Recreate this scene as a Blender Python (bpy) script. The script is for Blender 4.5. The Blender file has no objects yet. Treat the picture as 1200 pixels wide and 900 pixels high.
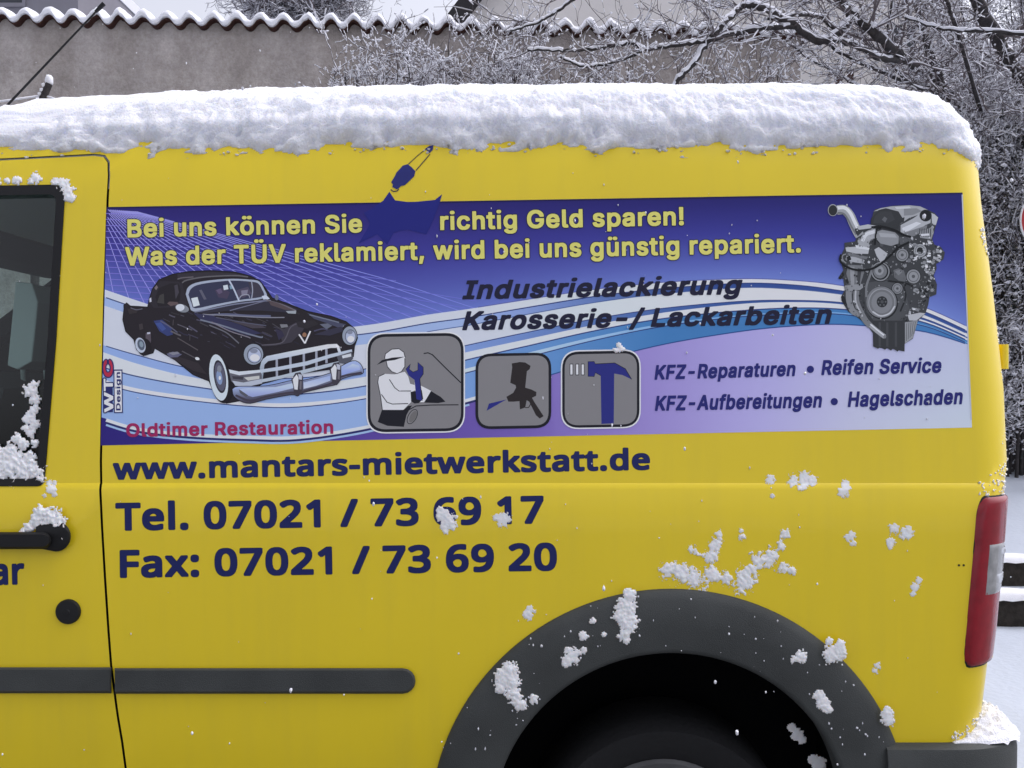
import bpy, bmesh, math, random
import numpy as np
from mathutils import Vector, noise
from mathutils.geometry import tessellate_polygon

# ------------------------------------------------------------------ camera, light, exposure
SC = bpy.context.scene
COL = SC.collection
D, ZC, F = 2.0, 1.31, 1140.0            # camera distance to the van's side, its height, focal length (in 1200-px pixels)
cd = bpy.data.cameras.new('camera'); cam = bpy.data.objects.new('camera', cd); COL.objects.link(cam)
cam.location = (0, -D, ZC); cam.rotation_euler = (math.radians(90), 0, 0)
cd.sensor_width = 36; cd.lens = 36 * F / 1200; cd.clip_start = .05; cd.clip_end = 600
SC.camera = cam
W = bpy.data.worlds.new('World'); SC.world = W; W.use_nodes = True
nt = W.node_tree; bg = nt.nodes['Background']
sky = nt.nodes.new('ShaderNodeTexSky'); sky.sky_type = 'NISHITA'; sky.sun_disc = False
SUN_EL, SUN_ROT = math.radians(58), math.radians(76)
sky.sun_elevation = SUN_EL; sky.sun_rotation = SUN_ROT
sky.air_density = 1.0; sky.dust_density = 4.0; sky.ozone_density = 1.0
hs = nt.nodes.new('ShaderNodeHueSaturation'); hs.inputs['Saturation'].default_value = .16
mx = nt.nodes.new('ShaderNodeMixRGB'); mx.blend_type = 'MULTIPLY'; mx.inputs[0].default_value = 1; mx.inputs[2].default_value = (.97, .97, 1.06, 1)
nt.links.new(sky.outputs[0], hs.inputs['Color']); nt.links.new(hs.outputs[0], mx.inputs[1]); nt.links.new(mx.outputs[0], bg.inputs[0])
bg.inputs[1].default_value = .15
sl = bpy.data.lights.new('sun', 'SUN'); so = bpy.data.objects.new('sun', sl); COL.objects.link(so)
sl.energy = .5; sl.angle = math.radians(85); sl.color = (1, .98, .96)
so.rotation_euler = Vector((math.sin(SUN_ROT) * math.cos(SUN_EL), math.cos(SUN_ROT) * math.cos(SUN_EL), math.sin(SUN_EL))).to_track_quat('Z', 'Y').to_euler(); so.location = (6, 8, 14)
SC.view_settings.view_transform = 'Standard'; SC.view_settings.look = 'None'; SC.view_settings.gamma = 1
SC.view_settings.exposure = 0.64
SC.cycles.max_bounces = 6; SC.cycles.transparent_max_bounces = 8
SC.cycles.use_denoising = True

# ------------------------------------------------------------------ helpers
R = random.Random(7)
def lin(c):
    c = c / 255
    return c / 12.92 if c <= .04045 else ((c + .055) / 1.055) ** 2.4
def rgb(r, g, b, k=1.0):
    return (min(.92, lin(r) * k), min(.92, lin(g) * k), min(.92, lin(b) * k), 1)
def P(px, py, y=0.0):
    """pixel of the 1200-px photograph -> the point at depth y"""
    d = D + y
    return Vector(((px - 600) / F * d, y, ZC + (450 - py) / F * d))
def material(name, color, rough=.6, spec=.5, noise_amt=0, noise_scale=20, bump=0, bump_scale=80, coat=0, metal=0, detail=6, color2=None):
    m = bpy.data.materials.new(name); m.use_nodes = True
    n = m.node_tree; b = n.nodes['Principled BSDF']
    b.inputs['Base Color'].default_value = color; b.inputs['Roughness'].default_value = rough
    b.inputs['Specular IOR Level'].default_value = spec; b.inputs['Coat Weight'].default_value = coat; b.inputs['Metallic'].default_value = metal
    b.inputs['Coat Roughness'].default_value = .12
    tc = n.nodes.new('ShaderNodeTexCoord')
    if noise_amt:
        t = n.nodes.new('ShaderNodeTexNoise'); t.inputs['Scale'].default_value = noise_scale; t.inputs['Detail'].default_value = detail
        n.links.new(tc.outputs['Object'], t.inputs['Vector'])
        r = n.nodes.new('ShaderNodeValToRGB'); r.color_ramp.elements[0].position = .3; r.color_ramp.elements[1].position = .7
        c2 = color2 or tuple(x * (1 - noise_amt) for x in color[:3]) + (1,)
        r.color_ramp.elements[0].color = c2; r.color_ramp.elements[1].color = color
        n.links.new(t.outputs[0], r.inputs[0]); n.links.new(r.outputs[0], b.inputs['Base Color'])
    if bump:
        t = n.nodes.new('ShaderNodeTexNoise'); t.inputs['Scale'].default_value = bump_scale; t.inputs['Detail'].default_value = 8
        n.links.new(tc.outputs['Object'], t.inputs['Vector'])
        u = n.nodes.new('ShaderNodeBump'); u.inputs['Strength'].default_value = min(1, bump); u.inputs['Distance'].default_value = .01
        n.links.new(t.outputs[0], u.inputs['Height']); n.links.new(u.outputs[0], b.inputs['Normal'])
    return m
def print_material(name, rough=.35):
    m = bpy.data.materials.new(name); m.use_nodes = True
    n = m.node_tree; b = n.nodes['Principled BSDF']; a = n.nodes.new('ShaderNodeAttribute'); a.attribute_name = 'ink'
    n.links.new(a.outputs['Color'], b.inputs['Base Color']); b.inputs['Roughness'].default_value = rough; b.inputs['Specular IOR Level'].default_value = .25
    return m
def link(name, me, mats, parent=None, smooth=False, angle=None):
    o = bpy.data.objects.new(name, me); COL.objects.link(o)
    if not isinstance(mats, (list, tuple)): mats = [mats]
    if not len(me.materials):
        for m in mats: me.materials.append(m)
    if parent: o.parent = parent
    if smooth:
        me.polygons.foreach_set('use_smooth', [True] * len(me.polygons))
        if angle: me.set_sharp_from_angle(angle=math.radians(angle))
    return o
class MB:
    """collects verts and faces of one mesh"""
    def __init__(s): s.v = []; s.f = []; s.c = []; s.m = []
    def add(s, vs, fs, mi=0):
        k = len(s.v); s.v += [tuple(v) for v in vs]; s.f += [tuple(i + k for i in f) for f in fs]; s.m += [mi] * len(fs)
    def box(s, x0, x1, y0, y1, z0, z1, mi=0):
        s.add([(x, y, z) for z in (z0, z1) for y in (y0, y1) for x in (x0, x1)],
              [(0, 2, 3, 1), (4, 5, 7, 6), (0, 1, 5, 4), (2, 6, 7, 3), (0, 4, 6, 2), (1, 3, 7, 5)], mi)
    def tube(s, pts, radii, n=5, cap=True, mi=0, flat=1.0):
        pts = [Vector(p) for p in pts]; k = len(s.v); m = len(pts)
        if not isinstance(radii, (list, tuple)): radii = [radii] * m
        u = None
        for i, p in enumerate(pts):
            t = (pts[min(i + 1, m - 1)] - pts[max(i - 1, 0)])
            t = t.normalized() if t.length > 1e-9 else Vector((0, 0, 1))
            if u is None: u = t.cross(Vector((.31, .92, .21))).normalized()
            u = (u - t * u.dot(t)); u = u.normalized() if u.length > 1e-6 else t.orthogonal().normalized()
            w = t.cross(u)
            for j in range(n):
                a = 2 * math.pi * j / n
                s.v.append(tuple(p + (u * math.cos(a) + w * math.sin(a) * flat) * radii[i]))
        for i in range(m - 1):
            for j in range(n):
                a, b = k + i * n + j, k + i * n + (j + 1) % n
                s.f.append((a, b, b + n, a + n)); s.m.append(mi)
        if cap:
            s.f.append(tuple(k + j for j in reversed(range(n)))); s.f.append(tuple(k + (m - 1) * n + j for j in range(n))); s.m += [mi, mi]
    def lathe(s, prof, center, n=48, a0=0, a1=2 * math.pi, mi=0, closed=True):
        """prof: (radius, y) pairs turned about the y axis through center"""
        k = len(s.v); m = len(prof); cx, cy, cz = center
        N = n if closed else n + 1
        for i in range(N):
            a = a0 + (a1 - a0) * i / n
            for r, y in prof: s.v.append((cx + r * math.cos(a), cy + y, cz + r * math.sin(a)))
        for i in range(n):
            j = (i + 1) % N
            for q in range(m - 1):
                s.f.append((k + i * m + q, k + i * m + q + 1, k + j * m + q + 1, k + j * m + q)); s.m.append(mi)
    def blob(s, c, r, rng, sq=1.0, jit=.25, sub=1, mi=0):
        V, Fc = ICO[sub]; k = len(s.v); c = Vector(c)
        for v in V:
            q = 1 + rng.uniform(-jit, jit)
            s.v.append((c.x + v[0] * r * q, c.y + v[1] * r * q, c.z + v[2] * r * q * sq))
        s.f += [tuple(i + k for i in f) for f in Fc]; s.m += [mi] * len(Fc)
    def mesh(s, name):
        me = bpy.data.meshes.new(name); me.from_pydata(s.v, [], s.f); me.update()
        if any(s.m): me.polygons.foreach_set('material_index', s.m)
        return me
    def build(s, name, mats, parent=None, smooth=False, angle=None):
        return link(name, s.mesh(name), mats, parent, smooth, angle)
ICO = {}
for q in (0, 1, 2, 3):
    b = bmesh.new(); bmesh.ops.create_icosphere(b, subdivisions=max(1, q), radius=1)
    ICO[q] = ([tuple(v.co) for v in b.verts], [tuple(v.index for v in f.verts) for f in b.faces]); b.free()
ICO[0] = ([(1, 0, 0), (-1, 0, 0), (0, 1, 0), (0, -1, 0), (0, 0, 1), (0, 0, -1)],
          [(0, 2, 4), (2, 1, 4), (1, 3, 4), (3, 0, 4), (2, 0, 5), (1, 2, 5), (3, 1, 5), (0, 3, 5)])
def tag(o, label=None, cat=None, group=None, kind=None):
    if label: o['label'] = label
    if cat: o['category'] = cat
    if group: o['group'] = group
    if kind: o['kind'] = kind
    return o
def thing(name, label, cat, loc=(0, 0, 0), group=None):
    o = bpy.data.objects.new(name, None); COL.objects.link(o); o.empty_display_size = .2
    return tag(o, label, cat, group)
def spline(pts, n=6):
    """Catmull-Rom through tuples of any length"""
    A = [np.array(p, float) for p in pts]; A = [2 * A[0] - A[1]] + A + [2 * A[-1] - A[-2]]; out = []
    for i in range(1, len(A) - 2):
        for k in range(n):
            t = k / n
            out.append(.5 * (2 * A[i] + (A[i + 1] - A[i - 1]) * t + (2 * A[i - 1] - 5 * A[i] + 4 * A[i + 1] - A[i + 2]) * t * t + (3 * A[i] - A[i - 1] - 3 * A[i + 1] + A[i + 2]) * t ** 3))
    out.append(A[-2]); return out
def fbm(v, o=4):
    s = 0; a = .5; v = Vector(v)
    for _ in range(o): s += a * noise.noise(v); v = v * 2.03; a *= .55
    return s
def sstep(a, b, x):
    t = min(1, max(0, (x - a) / (b - a))); return t * t * (3 - 2 * t)

# ------------------------------------------------------------------ materials
K = 1.25
M = {}
M['paint'] = material('yellow_paint', (.89, .668, .017, 1), .33, .45, .05, 2.5, .03, 300, coat=.15)
def road_grime(m):
    """thin grey film dried in vertical runs"""
    n = m.node_tree; b = n.nodes['Principled BSDF']; src = b.inputs['Base Color'].links[0].from_socket
    tc = n.nodes.new('ShaderNodeTexCoord'); mp = n.nodes.new('ShaderNodeMapping'); mp.inputs['Scale'].default_value = (34, 34, 2.2)
    t = n.nodes.new('ShaderNodeTexNoise'); t.inputs['Scale'].default_value = 1; t.inputs['Detail'].default_value = 5
    t2 = n.nodes.new('ShaderNodeTexNoise'); t2.inputs['Scale'].default_value = 3.5; t2.inputs['Detail'].default_value = 7
    ma = n.nodes.new('ShaderNodeMath'); ma.operation = 'MULTIPLY'
    r = n.nodes.new('ShaderNodeValToRGB'); r.color_ramp.elements[0].position = .22; r.color_ramp.elements[0].color = (0, 0, 0, 1); r.color_ramp.elements[1].position = .42; r.color_ramp.elements[1].color = (.05, .05, .05, 1)
    mix = n.nodes.new('ShaderNodeMixRGB'); mix.inputs[2].default_value = (.20, .18, .11, 1)
    n.links.new(tc.outputs['Object'], mp.inputs[0]); n.links.new(mp.outputs[0], t.inputs['Vector']); n.links.new(tc.outputs['Object'], t2.inputs['Vector'])
    n.links.new(t.outputs[0], ma.inputs[0]); n.links.new(t2.outputs[0], ma.inputs[1]); n.links.new(ma.outputs[0], r.inputs[0])
    n.links.new(r.outputs[0], mix.inputs[0]); n.links.new(src, mix.inputs[1]); n.links.new(mix.outputs[0], b.inputs['Base Color'])
road_grime(M['paint'])
M['black'] = material('black_void', (.006, .006, .007, 1), .9, .1)
M['trim'] = material('grey_plastic', (.062, .067, .065, 1), .6, .4, .35, 7, .25, 500)
M['rubber'] = material('window_rubber', (.012, .012, .013, 1), .6, .3)
M['tyre'] = material('tyre_rubber', (.022, .022, .023, 1), .85, .2, bump=.3, bump_scale=60)
M['rim'] = material('wheel_silver', (.22, .22, .22, 1), .5, .5, .4, 14, metal=.5)
M['snow'] = material('snow', (.86, .86, .91, 1), .75, .25, bump=.55, bump_scale=260)
M['roof_snow'] = material('deep_snow', (.86, .86, .91, 1), .75, .2, bump=.5, bump_scale=200)
b_ = M['roof_snow'].node_tree.nodes['Principled BSDF']; b_.inputs['Subsurface Weight'].default_value = .8; b_.inputs['Subsurface Radius'].default_value = (.022, .025, .03); b_.inputs['Subsurface Scale'].default_value = 1.0
M['stuck_snow'] = material('stuck_snow', (.93, .93, .96, 1), .7, .25, bump=.12, bump_scale=200)
b_ = M['stuck_snow'].node_tree.nodes['Principled BSDF']; b_.inputs['Subsurface Weight'].default_value = .8; b_.inputs['Subsurface Radius'].default_value = (.006, .007, .008); b_.inputs['Subsurface Scale'].default_value = 1.0
M['snow_fine'] = material('snow_on_twigs', (.74, .74, .79, 1), .8, .2)
M['ground'] = material('snow_cover', (.50, .54, .61, 1), .8, .2, .10, .8, .6, 30)
M['slush'] = material('unseen_road_slush', (.22, .225, .235, 1), .55, .4, .75, 1.6, .6, 9, detail=9)
M['plaster'] = material('wall_plaster', (.56, .51, .49, 1), .9, .2, .25, 3.2, 1, 45, detail=12)
M['terracotta'] = material('terracotta_tile', (.075, .034, .028, 1), .85, .2, .5, 25)
M['bark'] = material('bark', (.060, .054, .055, 1), .9, .2, .5, 30, .5, 60)
M['twig'] = material('twig_bark', (.13, .11, .115, 1), .9, .2)
M['facade'] = material('cream_facade', (.74, .70, .67, 1), .9, .2, .08, 2, .2, 40)
M['grey_facade'] = material('grey_facade', (.25, .24, .27, 1), .9, .2, .1, 2)
M['roof_dark'] = material('roof_dark', (.035, .033, .035, 1), .8, .2)
M['window_dark'] = material('dark_pane', (.035, .04, .05, 1), .15, .5)
M['brown'] = material('brown_shutter', (.07, .035, .028, 1), .7, .3)
M['timber'] = material('weathered_timber', (.04, .034, .03, 1), .85, .2, .5, 30, .4, 60)
M['red_lens'] = material('red_lens', (.30, .008, .018, 1), .2, .4, .25, 40, coat=.2)
M['clear_lens'] = material('clear_lens', (.36, .36, .36, 1), .12, .5, .35, 55, coat=.5)
M['chrome'] = material('lamp_highlight_silver', (.75, .76, .78, 1), .2, .5, .4, 50, metal=.5)  # silver tone for the highlights painted on the reversing lens
M['steel'] = material('grey_steel', (.2, .2, .21, 1), .5, .5, metal=.6)
M['fabric'] = material('seat_fabric', (.03, .033, .036, 1), .9, .2)
M['pale_fabric'] = material('headrest_fabric', (.62, .66, .64, 1), .85, .2)
M['reflection_pale'] = material('reflection_lining', (.42, .44, .43, 1), .95, .1)  # pale tone imitates a bright reflection in the door window
M['print'] = print_material('vinyl_print', .32)
M['plum'] = material('dark_leaf', (.022, .026, .024, 1), .8, .2)
M['sign_red'] = material('sign_red', (.42, .02, .02, 1), .4, .5)
M['sign_white'] = material('sign_white', (.78, .78, .78, 1), .4, .5)
def glass(name, tint, rough=.02):
    m = bpy.data.materials.new(name); m.use_nodes = True; n = m.node_tree
    for x in list(n.nodes):
        if x.type != 'OUTPUT_MATERIAL': n.nodes.remove(x)
    out = [x for x in n.nodes][0]
    t = n.nodes.new('ShaderNodeBsdfTransparent'); t.inputs[0].default_value = tint
    g = n.nodes.new('ShaderNodeBsdfGlossy'); g.inputs['Roughness'].default_value = rough
    f = n.nodes.new('ShaderNodeFresnel'); f.inputs[0].default_value = 1.5
    x = n.nodes.new('ShaderNodeMixShader')
    n.links.new(f.outputs[0], x.inputs[0]); n.links.new(t.outputs[0], x.inputs[1]); n.links.new(g.outputs[0], x.inputs[2]); n.links.new(x.outputs[0], out.inputs[0])
    return m
M['glass'] = glass('tinted_glass', (.70, .82, .79, 1))

def render_stains(m):
    """sandy grain of the render and faint damp runs below the coping"""
    n = m.node_tree; b = n.nodes['Principled BSDF']; src = b.inputs['Base Color'].links[0].from_socket; tc = n.nodes.new('ShaderNodeTexCoord')
    g = n.nodes.new('ShaderNodeTexNoise'); g.inputs['Scale'].default_value = 26; g.inputs['Detail'].default_value = 12; g.inputs['Roughness'].default_value = .75
    mp = n.nodes.new('ShaderNodeMapping'); mp.inputs['Scale'].default_value = (3.2, 3.2, .55); v = n.nodes.new('ShaderNodeTexNoise'); v.inputs['Scale'].default_value = 1.0; v.inputs['Detail'].default_value = 8
    n.links.new(tc.outputs['Object'], g.inputs['Vector']); n.links.new(tc.outputs['Object'], mp.inputs[0]); n.links.new(mp.outputs[0], v.inputs['Vector'])
    for t, lo, hi, c in ((g, .36, .64, .72), (v, .40, .62, .80)):
        r = n.nodes.new('ShaderNodeValToRGB'); r.color_ramp.elements[0].position = lo; r.color_ramp.elements[0].color = (c, c * .985, c * .96, 1); r.color_ramp.elements[1].position = hi; r.color_ramp.elements[1].color = (1.0, 1.0, 1.0, 1)
        mx_ = n.nodes.new('ShaderNodeMixRGB'); mx_.blend_type = 'MULTIPLY'; mx_.inputs[0].default_value = 1
        n.links.new(t.outputs[0], r.inputs[0]); n.links.new(src, mx_.inputs[1]); n.links.new(r.outputs[0], mx_.inputs[2]); src = mx_.outputs[0]
    n.links.new(src, b.inputs['Base Color'])
render_stains(M['plaster'])

# ------------------------------------------------------------------ van shape
# levels: (inset from the van's flank, height, rear end x, front end x)
SIL = [(165, 1143), (180, 1145), (250, 1151), (300, 1157), (350, 1165), (400, 1172), (450, 1176), (540, 1180), (585, 1176), (650, 1171), (700, 1166), (750, 1161), (800, 1156), (835, 1150), (865, 1136), (1000, 1110)]
def interp(tab, x):
    if x <= tab[0][0]: return tab[0][1]
    for (a, b), (c, d) in zip(tab, tab[1:]):
        if x <= c: return b + (d - b) * (x - a) / (c - a)
    return tab[-1][1]
def z_of(py): return ZC + (450 - py) / 570
def xr_low(z, ins):
    py = 450 - (z - ZC) * F / (D + .05 + ins)
    return (interp(SIL, py) - 600) * (2.055 + ins) / F + .0106
ZSW = 1.103
LV = []
for ins, z in [(.12, .30), (.045, .36), (.012, .50), (.003, .62), (-.003, .80), (-.005, 1.0), (-.006, ZSW - .010), (-.0022, ZSW + .0002), (.0, ZSW + .003),
               *[((z_ - ZSW - .003) * .0672, z_) for z_ in (1.15, 1.30, 1.50, 1.70)], (.047, 1.76), (.06, 1.81), (.085, 1.855), (.13, 1.885), (.20, 1.908), (.35, 1.93), (.6, 1.942), (.84, 1.945)]:
    rear = xr_low(z, ins) if z < 1.83 else {1.855: 1.000, 1.885: .955, 1.908: .88, 1.93: .74, 1.942: .5, 1.945: .3}[z]
    front = interp([(.3, -3.1), (.5, -3.22), (.8, -3.2), (1.0, -3.12), (1.08, -2.98), (1.09, -2.9), (1.15, -2.45), (1.3, -2.25), (1.5, -1.98), (1.7, -1.72), (1.76, -1.62), (1.81, -1.5), (1.855, -1.4), (1.885, -1.3), (1.908, -1.15), (1.93, -1.0), (1.942, -.6), (1.945, -.3)], z)
    LV.append((ins, z, rear, front))
WID = 1.79
def level(t):
    """t = level index as a float"""
    i = min(len(LV) - 2, max(0, int(t))); f = t - i
    return tuple(a + (b - a) * f for a, b in zip(LV[i], LV[i + 1]))
def level_at_z(z):
    for i in range(len(LV) - 1):
        if LV[i][1] <= z <= LV[i + 1][1]: return i + (z - LV[i][1]) / (LV[i + 1][1] - LV[i][1])
    return 0 if z < LV[0][1] else len(LV) - 1
def inset(z): return level(level_at_z(z))[0]
def sag(x, z):
    d = max(0, .15 - x); return .023 * d * d / 1.44 * sstep(1.76, 1.9, z)
RC = .10
def plan(t, seg, u):
    """point and outward normal on level t; seg near/corner/rear; u in 0..1 (near: u is x itself)"""
    ins, z, xr, xf = level(t)
    r = min(RC + max(0, ins - .06) * .4, .16)
    if seg == 'near': x, y, n = u, ins, (0, -1)
    elif seg == 'corner':
        a = -math.pi / 2 + u * math.pi / 2
        x, y, n = xr - r + r * math.cos(a), ins + r + r * math.sin(a), (math.cos(a), math.sin(a))
    elif seg == 'rear': x, y, n = xr, ins + r + u * (WID - 2 * ins - 2 * r), (1, 0)
    return Vector((x, y, z - sag(x, z))), Vector((n[0], n[1], 0)), xr - r, r
def outline(t):
    ins, z, xr, xf = level(t); r = min(RC + max(0, ins - .06) * .4, .16); rf = min(.22, (xr - xf) * .2)
    pts = []
    xs = xr - r; x0 = xf + rf
    for k in range(61): pts.append((x0 + (xs - x0) * k / 60, ins))
    for k in range(1, 13):
        a = -math.pi / 2 + k / 12 * math.pi / 2; pts.append((xr - r + r * math.cos(a), ins + r + r * math.sin(a)))
    for k in range(1, 9): pts.append((xr, ins + r + (WID - 2 * ins - 2 * r) * k / 8))
    for k in range(1, 13):
        a = k / 12 * math.pi / 2; pts.append((xr - r + r * math.cos(a), WID - ins - r + r * math.sin(a)))
    for k in range(1, 31): pts.append((xs + (x0 - xs) * k / 30, WID - ins))
    ry = min(rf, WID / 2 - ins - .001) if ins < WID / 2 else .01
    for k in range(1, 9):
        a = math.pi / 2 + k / 8 * math.pi / 2; pts.append((x0 + rf * math.cos(a), WID - ins - ry + ry * math.sin(a)))
    for k in range(1, 7): pts.append((xf, WID - ins - ry - (WID - 2 * ins - 2 * ry) * k / 6))
    for k in range(1, 8):
        a = math.pi + k / 8 * math.pi / 2; pts.append((x0 + rf * math.cos(a), ins + ry + ry * math.sin(a)))
    return [(x, y, z - sag(x, z)) for x, y in pts]
def surf(px, py, off=0.0):
    """the point of the van's flank seen at a pixel, lifted off it"""
    y = 0
    for _ in range(4):
        p = P(px, py, y); y = inset(p.z) - off
    return P(px, py, y)
def XZ(pts):
    out = []
    for px, py in pts:
        p = surf(px, py); out.append((p.x, p.z))
    return out
def prism(poly, y0, y1, mat):
    n = len(poly); mb = MB()
    mb.add([(x, y0, z) for x, z in poly] + [(x, y1, z) for x, z in poly],
           [tuple(range(n)), tuple(range(2 * n - 1, n - 1, -1))] + [(i, i + n, (i + 1) % n + n, (i + 1) % n) for i in range(n)])
    me = mb.mesh('cutter'); b = bmesh.new(); b.from_mesh(me); bmesh.ops.recalc_face_normals(b, faces=b.faces); b.to_mesh(me); b.free()
    me.materials.append(mat); o = bpy.data.objects.new('cutter', me); COL.objects.link(o); return o
def boolean(o, cutters, op='DIFFERENCE'):
    for c in cutters:
        md = o.modifiers.new('b', 'BOOLEAN'); md.operation = op; md.object = c; md.solver = 'EXACT'; md.material_mode = 'TRANSFER'
    dg = bpy.context.evaluated_depsgraph_get()
    me = bpy.data.meshes.new_from_object(o.evaluated_get(dg), depsgraph=dg)
    o.modifiers.clear(); old = o.data; o.data = me; bpy.data.meshes.remove(old)
def drop(objs):
    for c in objs:
        me = c.data; bpy.data.objects.remove(c); bpy.data.meshes.remove(me)
def offset_poly(poly, d):
    """d > 0 grows a counter-clockwise or clockwise polygon"""
    n = len(poly); A = sum(poly[i][0] * poly[(i + 1) % n][1] - poly[(i + 1) % n][0] * poly[i][1] for i in range(n)); s = 1 if A > 0 else -1; out = []
    for i in range(n):
        p, q, r = Vector(poly[i - 1]), Vector(poly[i]), Vector(poly[(i + 1) % n])
        e1, e2 = (q - p).normalized(), (r - q).normalized()
        n1, n2 = Vector((e1.y, -e1.x)) * s, Vector((e2.y, -e2.x)) * s
        m = n1 + n2; m = m / max(.3, m.dot(n1)); out.append(tuple(q + m * d))
    return out
def round_poly(pts, r, n=4):
    """round the corners of a pixel polygon; r one number or one per corner"""
    out = []; m = len(pts)
    for i in range(m):
        p, q, s = Vector(pts[i - 1]), Vector(pts[i]), Vector(pts[(i + 1) % m]); rr = r[i] if isinstance(r, (list, tuple)) else r
        if rr <= 0: out.append(tuple(q)); continue
        a = q + (p - q).normalized() * rr; b = q + (s - q).normalized() * rr
        for k in range(n + 1):
            t = k / n; out.append(tuple(a * (1 - t) ** 2 + q * 2 * t * (1 - t) + b * t * t))
    return out

# ------------------------------------------------------------------ the van
van = thing('delivery_van', 'yellow panel van with workshop advertising on its side, snow lying on its roof', 'van')
mb = MB(); loops = [outline(i) for i in range(len(LV))]; NL = len(loops[0])
for lp in loops: mb.v += lp
for i in range(len(LV) - 1):
    for j in range(NL):
        a, b = i * NL + j, i * NL + (j + 1) % NL
        mb.f.append((a, b, b + NL, a + NL)); mb.m.append(0)
mb.f.append(tuple(reversed(range(NL)))); mb.f.append(tuple((len(LV) - 1) * NL + j for j in range(NL))); mb.m += [0, 0]
body = mb.build('body', [M['paint'], M['black']], van)
dcopy = body.copy(); dcopy.data = body.data.copy(); COL.objects.link(dcopy)

DOOR = [(-240, 198), (0, 187), (110, 181.5), (122, 183), (127, 190), (127.5, 205), (122, 350), (118, 540), (119.5, 620), (123, 680), (130, 780), (136.5, 830), (143, 870), (147, 900), (160, 955), (166, 1000),
        (150, 1006), (-500, 1006), (-545, 960), (-560, 800), (-560, 560), (-450, 400)]
DPOLY = XZ(DOOR)
WIN = round_poly([(-270, 222), (77, 216), (66, 400), (52, 570), (-495, 570)], [12, 13, 0, 9, 20])
WPOLY = XZ(WIN)
ARC = P(787, 975, -.01); AX, AZ = ARC.x, ARC.z
FX = AX - 2.66
def cyl(cx, cz, r, y0, y1, mat, n=72):
    return prism([(cx + r * math.cos(2 * math.pi * i / n), cz + r * math.sin(2 * math.pi * i / n)) for i in range(n)], y0, y1, mat)
cav = prism([(-2.3, .5), (-.6, .5), (-.6, 1.78), (-1.36, 1.78), (-1.62, 1.68), (-2.32, 1.18)], .1, 1.69, M['black'])
c_door = prism(offset_poly(DPOLY, .0028), -.12, .085, M['black'])
c_win = prism(WPOLY, -.15, .3, M['black'])
c_far = prism([(-1.70, 1.12), (-.95, 1.12), (-1.0, 1.70), (-1.5, 1.70)], 1.5, 1.95, M['black'])
c_wsc = prism([(-2.6, 1.22), (-2.0, 1.22), (-1.3, 1.70), (-2.6, 1.70)], .18, 1.61, M['black'])
c_arch = cyl(AX, AZ, .43, -.15, .42, M['black']); c_arch2 = cyl(FX, AZ, .40, -.15, .42, M['black'])
boolean(body, [cav, c_door, c_win, c_far, c_wsc, c_arch, c_arch2])
body.data.polygons.foreach_set('use_smooth', [True] * len(body.data.polygons)); body.data.set_sharp_from_angle(angle=math.radians(28))
door = dcopy; door.name = 'front_door'
c_din = prism(offset_poly(DPOLY, -.0020), -.12, .070, M['black'])
boolean(door, [c_din], 'INTERSECT'); boolean(door, [c_win])
door.data.polygons.foreach_set('use_smooth', [True] * len(door.data.polygons)); door.data.set_sharp_from_angle(angle=math.radians(28))
drop([cav, c_door, c_win, c_far, c_wsc, c_arch, c_arch2, c_din])

# window seal and panes
def ring_seal(outer, inner, name, parent):
    """rubber between two pixel outlines with the same number of points"""
    mb = MB(); n = len(outer)
    o0 = [surf(x, y, .003) for x, y in outer]; i0 = [surf(x, y, .004) for x, y in inner]; ib = [surf(x, y, -.012) for x, y in inner]; ob = [surf(x, y, -.012) for x, y in outer]
    mb.add(ob + o0 + i0 + ib, [(k + q * n, (k + 1) % n + q * n, (k + 1) % n + (q + 1) * n, k + (q + 1) * n) for q in range(3) for k in range(n)])
    return mb.build(name, M['rubber'], parent, True, 40)
WIN_O = round_poly([(-269, 222.5), (76.5, 216.5), (65.5, 400), (51.5, 569.5), (-494, 569.5)], [12, 13, 0, 9, 20])
WIN_I = round_poly([(-262, 234), (66, 227.5), (55.5, 400), (42.5, 561), (-482, 561)], [10, 10, 0, 7, 18])
ring_seal(WIN_O, WIN_I, 'window_seal', door)
def flat_poly(pts3, name, mat, parent):
    mb = MB(); t = tessellate_polygon([pts3]); mb.add(pts3, t); return mb.build(name, mat, parent)
flat_poly([surf(x, y, -.009) for x, y in WIN_I], 'window_pane', M['glass'], door)
mb = MB(); rows = [1.20, 1.30, 1.40, 1.50, 1.60, 1.72]
for z in rows:
    xf = level(level_at_z(z))[3] + .03; mb.v += [(xf, .16, z), (xf - .03, .895, z), (xf, 1.63, z)]
for i in range(len(rows) - 1):
    for j in (0, 1): mb.f.append((i * 3 + j, i * 3 + j + 1, i * 3 + j + 4, i * 3 + j + 3)); mb.m.append(0)
mb.build('windscreen', M['glass'], van)
mb = MB(); mb.add([(-1.72, 1.76, 1.10), (-.93, 1.76, 1.10), (-.98, 1.73, 1.71), (-1.52, 1.73, 1.71)], [(0, 1, 2, 3)]); mb.build('far_window', M['glass'], van)
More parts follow.
